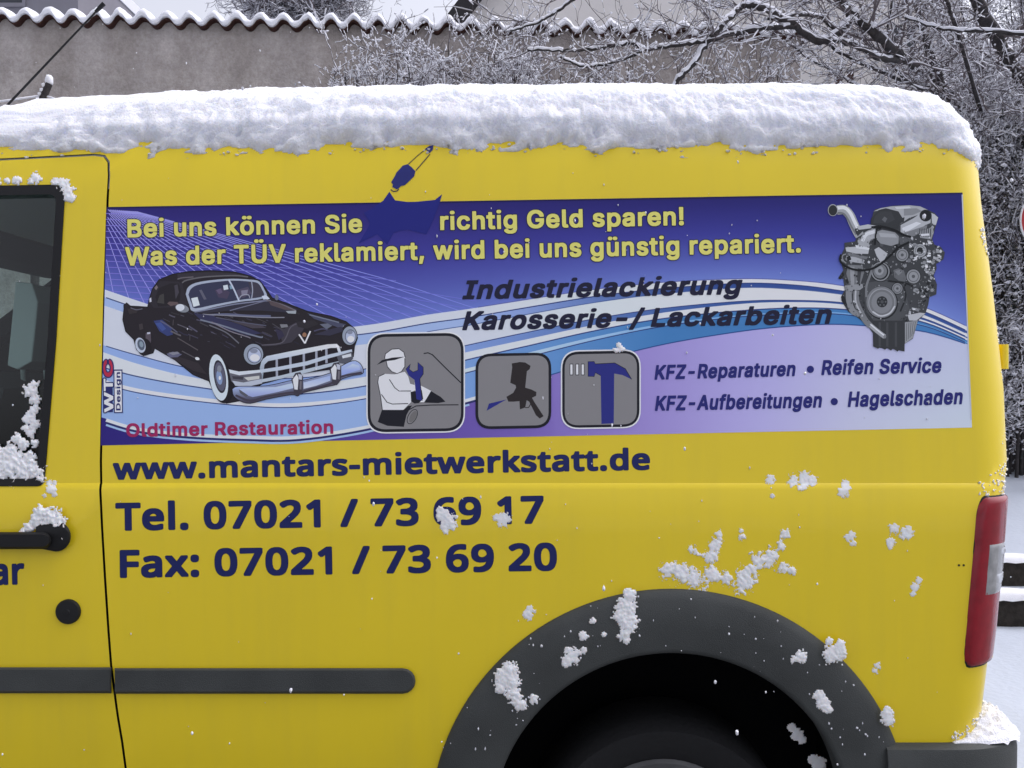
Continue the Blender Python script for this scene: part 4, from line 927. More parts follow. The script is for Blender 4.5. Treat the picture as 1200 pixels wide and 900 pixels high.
cp([(330, 78), (480, 70), (580, 76), (650, 94), (560, 90), (440, 96), (380, 108), (330, 104)], C(50, 46, 52))
cs([(350, 118), (372, 106), (450, 92), (580, 86), (640, 92)], 1.6, C(96, 94, 96)); cs([(330, 102), (350, 96), (400, 92)], 1.4, C(98, 92, 96))
rq = random.Random(9)
for _ in range(170):   # glints and dull reflections along the dark bodywork
    x_, y_ = rq.uniform(215, 880), rq.uniform(235, 520)
    if not (y_ > 236 + .02 * (x_ - 215) and y_ < 300 + .40 * (x_ - 215) and y_ < 420 and not (600 < x_ and y_ > 385)): continue
    l_ = rq.uniform(8, 46); t_ = .42 + rq.gauss(0, .12); g_ = int(min(105, max(20, rq.gauss(52, 18)))); cs([(x_ - l_ * .5, y_ - l_ * .5 * t_), (x_, y_ + rq.gauss(0, 1.5)), (x_ + l_ * .5, y_ + l_ * .5 * t_)], rq.uniform(.5, 1.7), C(g_, g_ - 3, g_ + rq.randint(0, 14)))
# windscreen
ws = sp2(z2((366, 168), (376, 138), (410, 118), (480, 106), (570, 100), (650, 104), (690, 112), (712, 148), (722, 178), (680, 192), (600, 202), (500, 222), (402, 244), (382, 214)), 3)
art.poly(ws, C(158, 166, 180))
art.poly(sp2(z2((378, 170), (388, 146), (416, 128), (480, 116), (570, 108), (645, 112), (684, 120), (702, 148), (710, 174), (676, 184), (598, 194), (500, 212), (408, 230), (392, 208)), 3), C(52, 54, 76))
cp([(640, 112), (684, 120), (704, 152), (708, 174), (660, 184)], C(62, 58, 70))
cp([(495, 150), (530, 140), (560, 160), (548, 188), (510, 182)], C(70, 62, 82)); cp([(590, 150), (640, 135), (655, 165), (620, 184), (594, 178)], C(78, 72, 90)); cp([(610, 152), (640, 148), (636, 168), (612, 172)], C(126, 122, 138)); cp([(500, 150), (520, 142), (528, 160), (512, 168)], C(96, 84, 108))
cp([(425, 150), (436, 148), (458, 190), (446, 192)], C(92, 92, 106))
cp([(390, 186), (418, 180), (428, 216), (400, 224)], C(198, 206, 206)); cp([(530, 130), (550, 126), (554, 146), (534, 150)], C(194, 202, 214)); cp([(558, 130), (570, 128), (572, 144), (562, 146)], C(120, 150, 166))
cs([(555, 104), (575, 140), (602, 200)], 1.9, C(176, 184, 198)); cs([(600, 190), (612, 174), (640, 170), (648, 184)], 1.0, C(150, 152, 164)); cs([(655, 108), (660, 150), (656, 186)], 1.2, C(150, 154, 168))
art.ell(*z2((350, 230))[0], 8.2, 4.6, C(126, 130, 136), rot=.25); art.ell(*z2((342, 226))[0], 5, 4, C(196, 200, 204)); art.ell(*z2((766, 182))[0], 2.2, 3.4, C(100, 104, 130)); cp([(700, 176), (720, 172), (736, 188), (710, 196)], C(190, 196, 206))
# bonnet and wings: reflections printed on the picture
cp([(402, 250), (500, 222), (600, 204), (720, 190), (800, 212), (860, 236), (830, 250), (700, 240), (560, 240), (450, 252)], C(48, 46, 58))
cs([(405, 246), (480, 232), (580, 212), (700, 198), (740, 196)], 1.5, C(120, 124, 144)); cs([(560, 240), (640, 218), (720, 196)], 1.1, C(110, 112, 130)); cs([(720, 194), (790, 214), (850, 240)], 1.5, C(112, 106, 112))
cp([(730, 196), (770, 206), (846, 240), (800, 236), (740, 216)], C(84, 72, 74)); cp([(806, 242), (852, 240), (850, 254), (816, 252)], C(152, 158, 162))
cs([(430, 262), (540, 256), (640, 262), (740, 264)], 2.2, C(96, 100, 124)); cs([(440, 256), (560, 262), (700, 270), (800, 270)], 1.2, C(130, 130, 140))
cp([(400, 250), (480, 262), (600, 300), (700, 340), (640, 350), (520, 312), (430, 280)], C(50, 50, 78)); cp([(560, 286), (690, 300), (720, 316), (660, 318)], C(70, 64, 72))
cs([(430, 280), (520, 304), (600, 330), (690, 356), (705, 354)], 1.8, C(116, 122, 136)); cs([(480, 290), (560, 330), (640, 356), (650, 362)], 1.2, C(126, 120, 130)); cs([(470, 304), (540, 334), (580, 366), (600, 384)], 1.4, C(104, 104, 112)); cs([(500, 270), (620, 292), (720, 306)], 1.2, C(84, 84, 100))
cp([(780, 300), (812, 300), (816, 312), (786, 316)], C(120, 120, 124)); cp([(780, 330), (850, 292), (900, 290), (880, 330), (830, 380), (760, 394), (700, 398), (790, 380)], C(60, 56, 64)); cs([(700, 392), (780, 384), (806, 360), (830, 310), (890, 286)], 1.4, C(86, 82, 90))
cp([(760, 320), (790, 330), (800, 350), (775, 370)], C(50, 46, 66)); cp([(900, 250), (960, 270), (1020, 290), (1070, 300), (1050, 320), (990, 296), (930, 276)], C(70, 72, 92)); cs([(910, 258), (980, 276), (1040, 292)], 1.4, C(112, 118, 134)); cp([(955, 300), (990, 296), (1010, 306), (985, 322)], C(100, 104, 118)); cs([(930, 330), (970, 320), (1000, 330)], 1.6, C(72, 70, 92))
cp([(850, 290), (930, 282), (950, 300), (900, 320), (860, 312)], C(44, 40, 44)); cp([(930, 345), (1000, 322), (1050, 310), (1060, 330), (1000, 350)], C(52, 50, 66))
# flank
cp([(225, 285), (262, 280), (300, 310), (310, 345), (285, 352), (250, 330)], C(52, 62, 110)); cp([(232, 296), (256, 292), (280, 320), (262, 330)], C(64, 80, 136)); cs([(255, 285), (290, 306), (330, 336)], 1.4, C(92, 92, 110)); cs([(300, 330), (330, 344), (345, 350)], 1.8, C(96, 92, 96)); cs([(330, 300), (380, 320), (395, 326)], 1.2, C(88, 84, 92)); cs([(330, 360), (380, 390), (420, 414)], 1.2, C(86, 80, 82)); cs([(385, 345), (384, 372)], .9, C(70, 66, 70)); cs([(312, 280), (310, 305)], .9, C(76, 70, 74))
cp([(282, 430), (310, 420), (350, 432), (330, 445), (300, 450)], C(96, 96, 118)); cp([(300, 446), (340, 444), (420, 470), (460, 520), (400, 505), (340, 470)], C(48, 42, 46)); cp([(290, 425), (330, 420), (340, 428), (310, 436)], C(128, 128, 138)); cs([(350, 418), (400, 444), (430, 458)], 1.2, C(84, 80, 84)); art.ell(*z2((417, 451))[0], 2.6, 1.7, C(202, 206, 212), rot=.3)
cp([(190, 340), (212, 334), (214, 370), (208, 400), (190, 390)], C(84, 76, 84)); cp([(196, 336), (210, 334), (210, 342), (197, 344)], C(176, 178, 190)); cp([(110, 232), (160, 232), (150, 250), (118, 256)], C(52, 46, 48)); cs([(124, 228), (150, 236), (176, 232)], 1.1, C(96, 96, 108)); cp([(160, 300), (176, 296), (180, 320), (164, 326)], C(60, 54, 56))
# wheels
art.ell(*z2((184, 400))[0], 8.2, 10.2, C(30, 26, 30)); art.ell(*z2((167, 392))[0], 5.8, 9.0, C(176, 184, 196), rot=-.25); art.ell(*z2((170, 390))[0], 4.2, 6.6, C(84, 92, 106), rot=-.25); art.ell(*z2((171, 388))[0], 2.2, 3.6, C(130, 146, 156), rot=-.25)
art.ell(*z2((528, 556))[0], 13.5, 24.5, C(24, 20, 26), rot=-.12); art.ell(*z2((511, 534))[0], 10.6, 27.4, C(192, 202, 208), rot=-.14); art.ell(*z2((516, 530))[0], 7.0, 19.6, C(44, 42, 52), rot=-.14); art.ell(*z2((517, 530))[0], 6.0, 17, C(88, 88, 104), rot=-.14); art.ell(*z2((514, 534))[0], 3.4, 8.5, C(128, 146, 178), rot=-.14); art.ell(*z2((514, 496))[0], 2.6, 4, C(128, 132, 140)); art.ell(*z2((516, 536))[0], 1.4, 2.4, C(210, 214, 220))
# grille
cp([(700, 478), (720, 450), (1000, 394), (1034, 396), (1046, 470), (1000, 500), (860, 520), (715, 560)], C(28, 24, 32))
for x, y0, y1 in ((766, 446, 536), (826, 434, 526), (885, 424, 512), (940, 412, 500), (984, 402, 470)):
    cp([(x - 5, y0), (x + 5, y0 - 2), (x + 6, y1), (x - 4, y1 + 2)], C(150, 154, 166))
ch = lambda x, y: C(*mixc((206, 214, 224), (150, 160, 176), (y - 300 - 400 / 3.75) / 30))
art.poly(z2((692, 490), (700, 458), (722, 440), (820, 420), (990, 388), (1030, 386), (1042, 398), (1050, 430), (1038, 428), (1030, 404), (1004, 404), (830, 442), (728, 462), (712, 478), (704, 545), (692, 546)), lambda x, y: C(*mixc((208, 216, 224), (128, 140, 152), (y - 405) / 40)))
art.poly(z2((690, 500), (780, 486), (900, 462), (1000, 432), (1096, 410), (1098, 422), (1000, 448), (900, 480), (780, 502), (692, 514)), C(178, 188, 198))
art.poly(z2((698, 542), (780, 526), (860, 506), (980, 476), (1040, 462), (1046, 474), (980, 492), (862, 522), (780, 540), (700, 556)), C(172, 182, 190))
# V emblem
cs([(864, 344), (890, 384)], 1.8, C(206, 210, 218)); cs([(914, 330), (890, 384)], 1.8, C(206, 210, 218)); art.ell(*z2((888, 346))[0], 2.4, 2.6, C(150, 110, 84))
# lamps
for (cx, cyy, rx, ry) in ((664, 432, 11.4, 12.2), (1086, 350, 8.4, 10.8)):
    px_, py_ = z2((cx, cyy))[0]
    art.ell(px_, py_, rx + .8, ry + .8, C(20, 18, 24)); art.ell(px_, py_, rx, ry, C(142, 150, 162)); art.ell(px_ + 1, py_ + 1, rx * .76, ry * .78, C(92, 98, 112)); art.ell(px_ + 1.2, py_ + 1.2, rx * .66, ry * .68, C(168, 176, 196)); art.ell(px_ + 1.5, py_ + 4, rx * .5, ry * .34, C(222, 228, 238)); art.ell(px_ + .4, py_ - 4, rx * .4, ry * .22, C(128, 134, 150))
# chrome under the lamps and the bumper
art.poly(z2((555, 500), (600, 510), (690, 504), (700, 520), (702, 560), (640, 572), (590, 570), (566, 550)), C(96, 96, 104)); art.poly(z2((555, 498), (600, 508), (692, 500), (694, 512), (602, 524), (560, 514)), C(196, 202, 210)); art.poly(z2((570, 548), (620, 556), (700, 540), (702, 560), (640, 574), (584, 570)), C(172, 178, 188)); cp([(622, 534), (690, 526), (690, 540), (640, 548)], C(186, 186, 180)); cp([(570, 528), (620, 530), (618, 544), (574, 540)], C(60, 58, 66))
art.poly(z2((1030, 440), (1096, 420), (1102, 450), (1080, 476), (1040, 470)), C(84, 86, 94)); cp([(1052, 438), (1092, 428), (1094, 442), (1056, 450)], C(196, 200, 202))
bump = sp2(z2((572, 585), (600, 574), (720, 572), (842, 546), (880, 548), (1000, 516), (1048, 486), (1100, 462), (1128, 470), (1144, 496), (1142, 516), (1100, 524), (1050, 540), (1030, 562), (990, 572), (880, 600), (858, 614), (830, 608), (720, 628), (650, 646), (606, 636), (578, 614)), 3)
art.stroke(bump, 1.6, C(26, 22, 32), closed=True)
art.poly(bump, lambda x, y: C(*mixc((156, 172, 208), (70, 66, 80), ((y - 300) * 3.75 - (716 - .17 * ((x - 120) * 3.75) - 40)) / 66)))
art.poly(z2((600, 584), (640, 580), (760, 576), (838, 558), (842, 580), (760, 600), (660, 620), (620, 606)), lambda x, y: C(*mixc((178, 192, 222), (140, 150, 190), (y - 453) / 12)))
art.poly(z2((884, 556), (1000, 526), (1002, 548), (940, 570), (884, 584)), lambda x, y: C(*mixc((150, 168, 212), (190, 196, 214), (y - 440) / 14))); art.poly(z2((1052, 500), (1100, 474), (1128, 482), (1134, 500), (1090, 512), (1052, 526)), lambda x, y: C(*mixc((184, 196, 222), (140, 156, 206), (y - 426) / 10)))
cp([(600, 585), (640, 612), (632, 620), (604, 602)], C(84, 84, 92)); cs([(585, 612), (650, 636), (720, 618), (830, 600), (860, 606), (900, 590), (1000, 562), (1050, 530), (1140, 512)], 2.4, C(64, 58, 70))
for (x, y) in ((856, 540), (1024, 496)):
    cp([(x - 26, y + 4), (x - 8, y - 26), (x + 14, y - 30), (x + 26, y - 10), (x + 24, y + 50), (x + 6, y + 72), (x - 14, y + 66), (x - 18, y + 30)], C(60, 56, 66)); cp([(x - 20, y + 2), (x - 2, y - 20), (x + 6, y - 4), (x + 2, y + 48), (x - 12, y + 46)], C(204, 208, 216)); cp([(x + 4, y - 22), (x + 22, y - 18), (x + 20, y + 4), (x + 8, y + 2)], C(176, 180, 190)); cp([(x + 12, y + 8), (x + 20, y + 10), (x + 18, y + 48), (x + 10, y + 44)], C(110, 106, 112))
art.build('car_picture', banner)

# the engine
z4 = lambda *p: zz(p, 960, 230, 4.7375)
art = Art(.0011, 2.5e-6)
ep = lambda pts, g: art.poly(z4(*pts), gcol(g))
def gcol(g): return C(g, g + 2, g + 4) if not isinstance(g, tuple) else C(*g)
def es(pts, w, g): art.stroke(sp2(z4(*pts), 4, False), w, gcol(g))
def ee(x, y, rx, ry, g, rot=0): art.ell(*z4((x, y))[0], rx / 4.7375, ry / 4.7375, gcol(g), rot)
SILH = [(300, 90), (310, 72), (360, 62), (410, 52), (500, 50), (560, 56), (600, 74), (640, 92), (662, 118), (655, 140), (640, 190), (628, 240), (640, 268), (676, 282), (698, 312), (690, 350), (650, 376), (652, 400), (636, 440), (654, 490), (650, 545), (612, 560), (606, 600), (590, 650), (548, 692), (520, 790), (474, 820), (474, 862), (440, 855), (400, 846), (340, 842), (300, 832), (298, 760), (262, 712), (200, 664), (160, 640), (124, 580), (122, 556), (142, 520), (134, 460), (106, 452), (134, 410), (118, 360), (124, 322), (140, 290), (140, 258), (200, 250), (210, 224), (186, 190), (240, 178), (284, 170)]
art.poly(z4(*SILH), gcol(58))
def inside(x, y):
    c = False; n = len(SILH)
    for i in range(n):
        (a, b), (d, e) = SILH[i], SILH[(i + 1) % n]
        if (b > y) != (e > y) and x < (d - a) * (y - b) / (e - b) + a: c = not c
    return c
rr = random.Random(5)
for _ in range(260):   # castings, bolts and pipes too small to name
    x, y = rr.uniform(110, 690), rr.uniform(60, 700)
    if not inside(x, y): continue
    bright = 150 if (x > 470 and y < 420) or (x < 300 and y < 420) else 92 if x > 480 else 66
    g = int(max(20, min(190, rr.gauss(bright, 36)))); s = rr.uniform(4, 15); a = rr.uniform(0, 3.14); q = rr.uniform(.35, 1)
    pts = [(x + s * math.cos(a + t) * (1 if k_ % 2 else q), y + s * math.sin(a + t) * (q if k_ % 2 else 1)) for k_, t in enumerate((0, 1.3, 2.4, 3.6, 5))]
    if all(inside(*p) for p in pts): ep(pts, g)
# head cover and top pipe
ep([(300, 84), (340, 66), (400, 56), (500, 50), (560, 56), (604, 76), (560, 100), (500, 120), (455, 150), (440, 90), (380, 72), (330, 80)], 158); ep([(470, 70), (540, 66), (570, 82), (520, 104), (470, 108)], 128); ep([(420, 60), (500, 56), (510, 66), (430, 72)], 184)
ep([(284, 168), (290, 120), (330, 76), (370, 66), (440, 84), (462, 120), (474, 116), (470, 142), (446, 152), (440, 180), (390, 176), (340, 160)], 48); ep([(300, 150), (310, 110), (340, 84), (400, 84), (420, 130), (380, 150)], 56); ep([(348, 130), (362, 112), (378, 124), (366, 146)], 92)
ep([(452, 160), (520, 124), (560, 96), (620, 120), (618, 148), (590, 160), (540, 196), (500, 226), (452, 210)], 164); ep([(460, 176), (540, 142), (566, 150), (500, 190), (466, 200)], 196); ep([(470, 204), (540, 180), (600, 160), (596, 180), (530, 220), (490, 232)], 118)
ep([(600, 84), (640, 100), (660, 118), (648, 160), (626, 150), (624, 110)], 172); ep([(560, 196), (630, 170), (636, 200), (622, 240), (560, 230)], 138)
for i in range(6): ep([(556 + i * 12, 180), (562 + i * 12, 178), (560 + i * 12, 224), (554 + i * 12, 226)], 70)
ep([(555, 210), (610, 206), (612, 218), (560, 222)], 196); ee(591, 107, 34, 33, 40); ee(591, 107, 29, 29, 22)
# swan-neck pipe
es([(100, 76), (140, 76), (170, 106), (190, 150), (212, 196), (226, 220)], 11, 150); es([(92, 66), (140, 64), (172, 92), (196, 140), (216, 180)], 4, 204); es([(96, 92), (134, 96), (158, 126), (180, 170), (206, 212)], 2.2, 108)
ee(76, 77, 28, 33, 150); ee(76, 78, 24, 29, 40)
ep([(196, 180), (240, 172), (280, 176), (276, 190), (240, 196), (214, 222), (204, 206)], 52); ep([(206, 168), (270, 156), (320, 164), (300, 176), (220, 186)], 168)
es([(318, 204), (270, 220), (250, 256), (236, 286)], 11, 158); es([(310, 196), (262, 212), (240, 250)], 4, 196)
# middle cover
ep([(322, 196), (350, 186), (420, 200), (442, 222), (440, 262), (400, 276), (340, 262), (320, 240)], 134); ep([(330, 202), (420, 210), (432, 230), (340, 226)], 156); ep([(440, 230), (480, 222), (506, 236), (500, 262), (450, 268)], 84)
# left exhaust flanges
ep([(140, 262), (180, 254), (184, 272), (142, 276)], 60); ep([(146, 284), (200, 280), (276, 298), (272, 320), (200, 318), (150, 306)], 172); ep([(150, 310), (230, 328), (272, 336), (262, 350), (190, 340)], 108); ep([(150, 330), (200, 338), (252, 354), (246, 374), (190, 366), (154, 356)], 162); ep([(152, 336), (172, 328), (178, 352), (156, 362)], 32); ep([(200, 270), (280, 286), (276, 298), (206, 288)], 196)
ep([(160, 380), (240, 384), (250, 420), (226, 500), (172, 500), (150, 430)], 112); ep([(170, 390), (196, 392), (194, 496), (176, 494)], 142); ep([(214, 400), (236, 402), (224, 490), (208, 494)], 62)
ep([(142, 496), (240, 486), (244, 506), (226, 520), (160, 528), (144, 520)], 138); es([(164, 524), (166, 580), (186, 636), (224, 656)], 7, 128); es([(206, 524), (208, 590), (250, 680), (284, 720)], 7, 116); es([(202, 524), (204, 590), (240, 668)], 2, 168); ep([(120, 560), (140, 556), (156, 604), (140, 606)], 30); ep([(106, 456), (134, 420), (140, 440), (118, 462)], 30)
# block
ep([(262, 480), (330, 470), (470, 486), (520, 560), (500, 640), (460, 690), (300, 690), (262, 640), (250, 560)], 74); ep([(470, 486), (560, 480), (604, 540), (590, 640), (540, 690), (470, 690), (500, 620)], 62)
ep([(298, 690), (476, 690), (474, 862), (444, 852), (436, 862), (410, 846), (398, 856), (376, 842), (366, 852), (340, 838), (326, 846), (300, 834)], 50); ep([(476, 700), (548, 688), (520, 786), (476, 818)], 142)
for i in range(5): ep([(484 + i * 12, 706 - i * 2), (488 + i * 12, 705 - i * 2), (486 + i * 10, 802 - i * 9), (482 + i * 10, 804 - i * 9)], 92)
for x in (330, 372, 420): ep([(x, 700), (x + 12, 700), (x + 12, 836), (x, 834)], 66)
es([(284, 716), (322, 748), (364, 780)], 5.4, 150); es([(284, 710), (322, 742), (362, 774)], 1.6, 200); ee(364, 780, 8, 10, 120)
# pulleys
for x, y, r, g in ((461, 326, 34, 128), (560, 302, 36, 150), (523, 445, 38, 132), (434, 512, 29, 124)):
    ee(x, y, r + 4, r + 5, 34); ee(x, y, r, r + 1, g); ee(x, y, r * .78, r * .8, g - 40); ee(x, y, r * .66, r * .68, g + 6); ee(x, y, r * .25, r * .25, g - 50)
ee(560, 302, 18, 19, 30)
ee(340, 418, 56, 58, 28); ee(340, 418, 51, 53, 130); ee(340, 418, 44, 46, 30); ee(338, 416, 38, 40, 112); ee(334, 412, 24, 26, 140); ee(336, 414, 10, 11, 80)
ep([(412, 410), (440, 400), (470, 412), (484, 456), (476, 474), (440, 468), (416, 450)], 98); ep([(420, 416), (446, 408), (462, 420), (440, 440)], 120)
ep([(306, 296), (330, 282), (380, 318), (362, 352), (340, 366), (318, 330)], 168)
ee(350, 592, 88, 92, 30); ee(346, 588, 84, 87, 118); ee(347, 589, 74, 77, 146); ee(348, 590, 70, 73, 108); ee(348, 590, 58, 60, 124); ee(349, 586, 30, 31, 40)
for k_ in range(6): ee(349 + 20 * math.cos(k_ * 1.047), 586 + 20 * math.sin(k_ * 1.047), 5, 5, 90)
ee(349, 586, 9, 9, 72); es([(296, 640), (340, 664), (390, 650), (420, 610)], 1.8, 178)
es([(262, 560), (262, 500), (282, 440), (300, 380)], 2.6, 116); es([(384, 470), (480, 484), (520, 500)], 2, 26); es([(470, 500), (480, 560), (450, 640)], 2, 34)
# right side castings
for x, y, g in ((600, 320, 172), (640, 300, 150), (660, 330, 168), (600, 420, 150), (610, 450, 166), (560, 510, 128), (600, 530, 70), (630, 500, 40), (560, 600, 100), (520, 650, 140), (580, 560, 96), (620, 380, 160), (540, 340, 140), (520, 270, 160), (600, 270, 168)):
    for _ in range(9):
        a_, b_ = x + rr.gauss(0, 15), y + rr.gauss(0, 15); w_, h_ = rr.uniform(3, 13), rr.uniform(3, 9); t_ = rr.uniform(-.7, .7)
        if not inside(a_, b_) or not inside(a_ + w_, b_): continue
        ep([(a_ + u_ * math.cos(t_) - v_ * math.sin(t_), b_ + u_ * math.sin(t_) + v_ * math.cos(t_)) for u_, v_ in ((-w_, -h_), (w_, -h_ * .7), (w_ * .8, h_), (-w_ * .9, h_ * .8))], int(max(20, min(205, g + rr.gauss(-10, 48)))))
for _ in range(420):
    x, y = rr.uniform(115, 690), rr.uniform(180, 690)
    if not inside(x, y) or any(math.hypot(x - a_, y - b_) < c_ for a_, b_, c_ in ((346, 588, 90), (340, 418, 58), (461, 326, 38), (560, 302, 40), (523, 445, 42), (434, 512, 32))): continue
    if 318 < x < 445 and 186 < y < 276: continue
    g_ = int(max(16, min(205, rr.gauss(120 if y < 400 or x > 540 else 70, 48)))); s_ = rr.uniform(2, 7); a_ = rr.uniform(0, 3.1); q_ = rr.uniform(.2, .9)
    pts = [(x + s_ * math.cos(a_ + t) * (1 if k_ % 2 else q_), y + s_ * math.sin(a_ + t) * (q_ if k_ % 2 else 1)) for k_, t in enumerate((0, 1.3, 2.4, 3.6, 5))]
    if all(inside(*p) for p in pts): ep(pts, g_)
ep([(490, 660), (560, 646), (590, 650), (540, 690), (500, 690)], 172)
# hoses
es([(330, 160), (316, 200), (312, 240), (310, 270)], 1.8, 20); es([(290, 172), (350, 168), (420, 188), (470, 214), (510, 226)], 2.4, 18)
es([(122, 322), (116, 352), (140, 384), (200, 408), (270, 408), (330, 384), (390, 334), (440, 286), (500, 254)], 2.4, 18)
es([(150, 320), (130, 330), (132, 356), (150, 372)], 1.4, 130)
art.build('engine_picture', banner)

# ------------------------------------------------------------------ snow lying on the roof
def section_ts():
    ts = []; t = 12.35
    while t < len(LV) - 1 - 1e-6:
        ts.append(t); i, z = level(t)[:2]
        e = 1e-3; i2, z2_ = level(t + e)[:2]; spd = math.hypot(i2 - i, z2_ - z) / e
        t += (.0036 if i < .30 else .012 if i < .45 else .05) / max(spd, 1e-3)
    ts.append(len(LV) - 1 - 1e-6); return ts
TS = section_ts()
def roof_cols():
    c = []
    n = 7
    for k in range(n): c.append(('near', .13 * k / n))
    n = 700
    for k in range(n): c.append(('near', .13 + .87 * k / n))
    for k in range(44): c.append(('corner', k / 44))
    for k in range(90): c.append(('rear', k / 90))
    for k in range(10): c.append(('corner2', k / 10))
    for k in range(40): c.append(('far', k / 40))
    for k in range(8): c.append(('corner3', k / 8))
    for k in range(20): c.append(('front', k / 20))
    for k in range(8): c.append(('corner4', k / 8))
    return c
CO = roof_cols()
def roof_pt(t, seg, u):
    ins, z, xr, xf = level(t); r = min(RC + max(0, ins - .06) * .4, .16); r = min(r, WID / 2 - ins - .001); x0 = xf + r; x1 = xr - r
    if seg == 'near': x, y = x0 + (x1 - x0) * u, ins
    elif seg == 'corner': a = -math.pi / 2 + u * math.pi / 2; x, y = x1 + r * math.cos(a), ins + r + r * math.sin(a)
    elif seg == 'rear': x, y = xr, ins + r + u * (WID - 2 * ins - 2 * r)
    elif seg == 'corner2': a = u * math.pi / 2; x, y = x1 + r * math.cos(a), WID - ins - r + r * math.sin(a)
    elif seg == 'far': x, y = x1 + (x0 - x1) * u, WID - ins
    elif seg == 'corner3': a = math.pi / 2 + u * math.pi / 2; x, y = x0 + r * math.cos(a), WID - ins - r + r * math.sin(a)
    elif seg == 'front': x, y = xf, WID - ins - r - u * (WID - 2 * ins - 2 * r)
    else: a = math.pi + u * math.pi / 2; x, y = x0 + r * math.cos(a), ins + r + r * math.sin(a)
    return (x, y, z - sag(x, z))
B_ = np.array([[roof_pt(t, s, u) for s, u in CO] for t in TS])
dr = np.gradient(B_, axis=0); dc = np.roll(B_, -1, 1) - np.roll(B_, 1, 1)
N_ = np.cross(dc, dr); N_ /= np.linalg.norm(N_, axis=2, keepdims=True) + 1e-12
if N_[5, 300, 1] > 0: N_ = -N_
V_ = B_.copy(); nr, nc = B_.shape[:2]
EDGE = []
for j in range(nc):
    x, y, z = B_[6, j]
    e = 1.812 + .012 * noise.noise((x * 5 + y * 3, 1.7, y))
    if x > .93: e -= .03 * sstep(.93, 1.03, x) * (1 if y < .3 else .4)
    EDGE.append(e)
for j in range(nc):
    for i in range(nr):
        p = B_[i, j]; q = Vector(p)
        qz = Vector((q.x * .68, q.y * .9, q.z * 1.3)); n1, n2, n3, n4 = noise.noise(qz * 16), noise.noise(qz * 42), noise.noise(qz * 88), noise.noise(qz * 210)
        crown = sstep(1.795, 1.915, p[2])
        up = sstep(-.006, .016, p[2] - EDGE[j] + .020 * n1 + .017 * n2 + .010 * n3 + .004 * n4) if p[2] < 1.88 else 1
        lump = .006 * n1 + .0065 * n2 + .0048 * (.5 - abs(n3) * 1.6) + .0040 * n4
        th = up * (.006 + .071 * crown + lump * (1.15 - .8 * sstep(1.86, 1.925, p[2])))
        if p[0] > .9: th *= 1 - .35 * sstep(.9, 1.0, p[0])
        if up < .02: th = -.006
        V_[i, j] = p + N_[i, j] * th + np.array((0, -.004 * up * (1 - crown), 0))
mb = MB(); mb.v = [tuple(v) for v in V_.reshape(-1, 3)]
for i in range(nr - 1):
    for j in range(nc):
        k = (j + 1) % nc; mb.f.append((i * nc + j, i * nc + k, (i + 1) * nc + k, (i + 1) * nc + j)); mb.m.append(0)
mb.f.append(tuple((nr - 1) * nc + j for j in range(nc))); mb.m.append(0)
rr = random.Random(3)
for j in range(8, nc - 190):   # crumbs clinging under the edge
    if rr.random() < .07:
        x, y, z = B_[6, j]; zz_ = EDGE[j] - rr.uniform(-.006, .012) ** 1; t = level_at_z(zz_); s, u = CO[j]; p = roof_pt(t, s, u)
        for q in range(rr.randint(1, 3)):
            r = rr.uniform(.0012, .0045); mb.blob((p[0] + rr.uniform(-.01, .01), p[1] - r * .4, p[2] + rr.uniform(-.008, .008)), r, rr, .8, .45, 1)
roof_snow = mb.build('roof_snow', M['roof_snow'], None, True)
tag(roof_snow, 'thick white snow blanket with a crumbly edge lying on the yellow van roof', 'snow')

# snow clinging to the side: small height fields that grow out of the surface
def clump(label, blobs, base=.0, hmax=.010, seed=1, rough=.55, ragged=.5, parent=None, surf_fn=None, group=None, res=1.0):
    sf = surf_fn or (lambda x, y, o: surf(x, y, o + base))
    x0 = min(b[0] - b[2] for b in blobs) - 3; x1 = max(b[0] + b[2] for b in blobs) + 3; y0 = min(b[1] - b[2] for b in blobs) - 3; y1 = max(b[1] + b[2] for b in blobs) + 3
    nx, ny = int((x1 - x0) / res) + 1, int((y1 - y0) / res) + 1; H = {}; mb = MB()
    for j in range(ny + 1):
        for i in range(nx + 1):
            x, y = x0 + i * res, y0 + j * res; h = -9
            for bx, by, br in blobs:
                h = max(h, 1 - math.hypot(x - bx, y - by) / br)
            n1 = noise.noise((x * .11, y * .11, seed * 3.7)); n2 = noise.noise((x * .27, y * .27, seed * 1.3)); n3 = noise.noise((x * .6, y * .6, seed))
            h = h * 1.05 + (ragged + .25) * (.45 * n1 + .62 * n2 + .55 * n3) - .05
            H[i, j] = (h, math.sqrt(max(0, min(1, h))) * (1 + rough * (n2 + .3 * n3)))
    idx = {}
    def vert(i, j):
        if (i, j) not in idx:
            h, q = H[i, j]; o = max(.0006, hmax * .27 * q) if h > 0 else -.0015
            idx[i, j] = len(mb.v); jx, jy = (noise.noise((i * .9, j * .9, 7)) * .35, noise.noise((i * .9, j * .9, 17)) * .35)
            mb.v.append(tuple(sf(x0 + (i + jx) * res, y0 + (j + jy) * res, o)))
        return idx[i, j]
    for j in range(ny):
        for i in range(nx):
            if max(H[i, j][0], H[i + 1, j][0], H[i, j + 1][0], H[i + 1, j + 1][0]) > 0:
                mb.f.append((vert(i, j), vert(i, j + 1), vert(i + 1, j + 1), vert(i + 1, j))); mb.m.append(0)
    o = mb.build('snow_clump', M['stuck_snow'], None, True)
    return tag(o, label, 'snow', group or 'snow stuck to the side of the van')
AO = .021
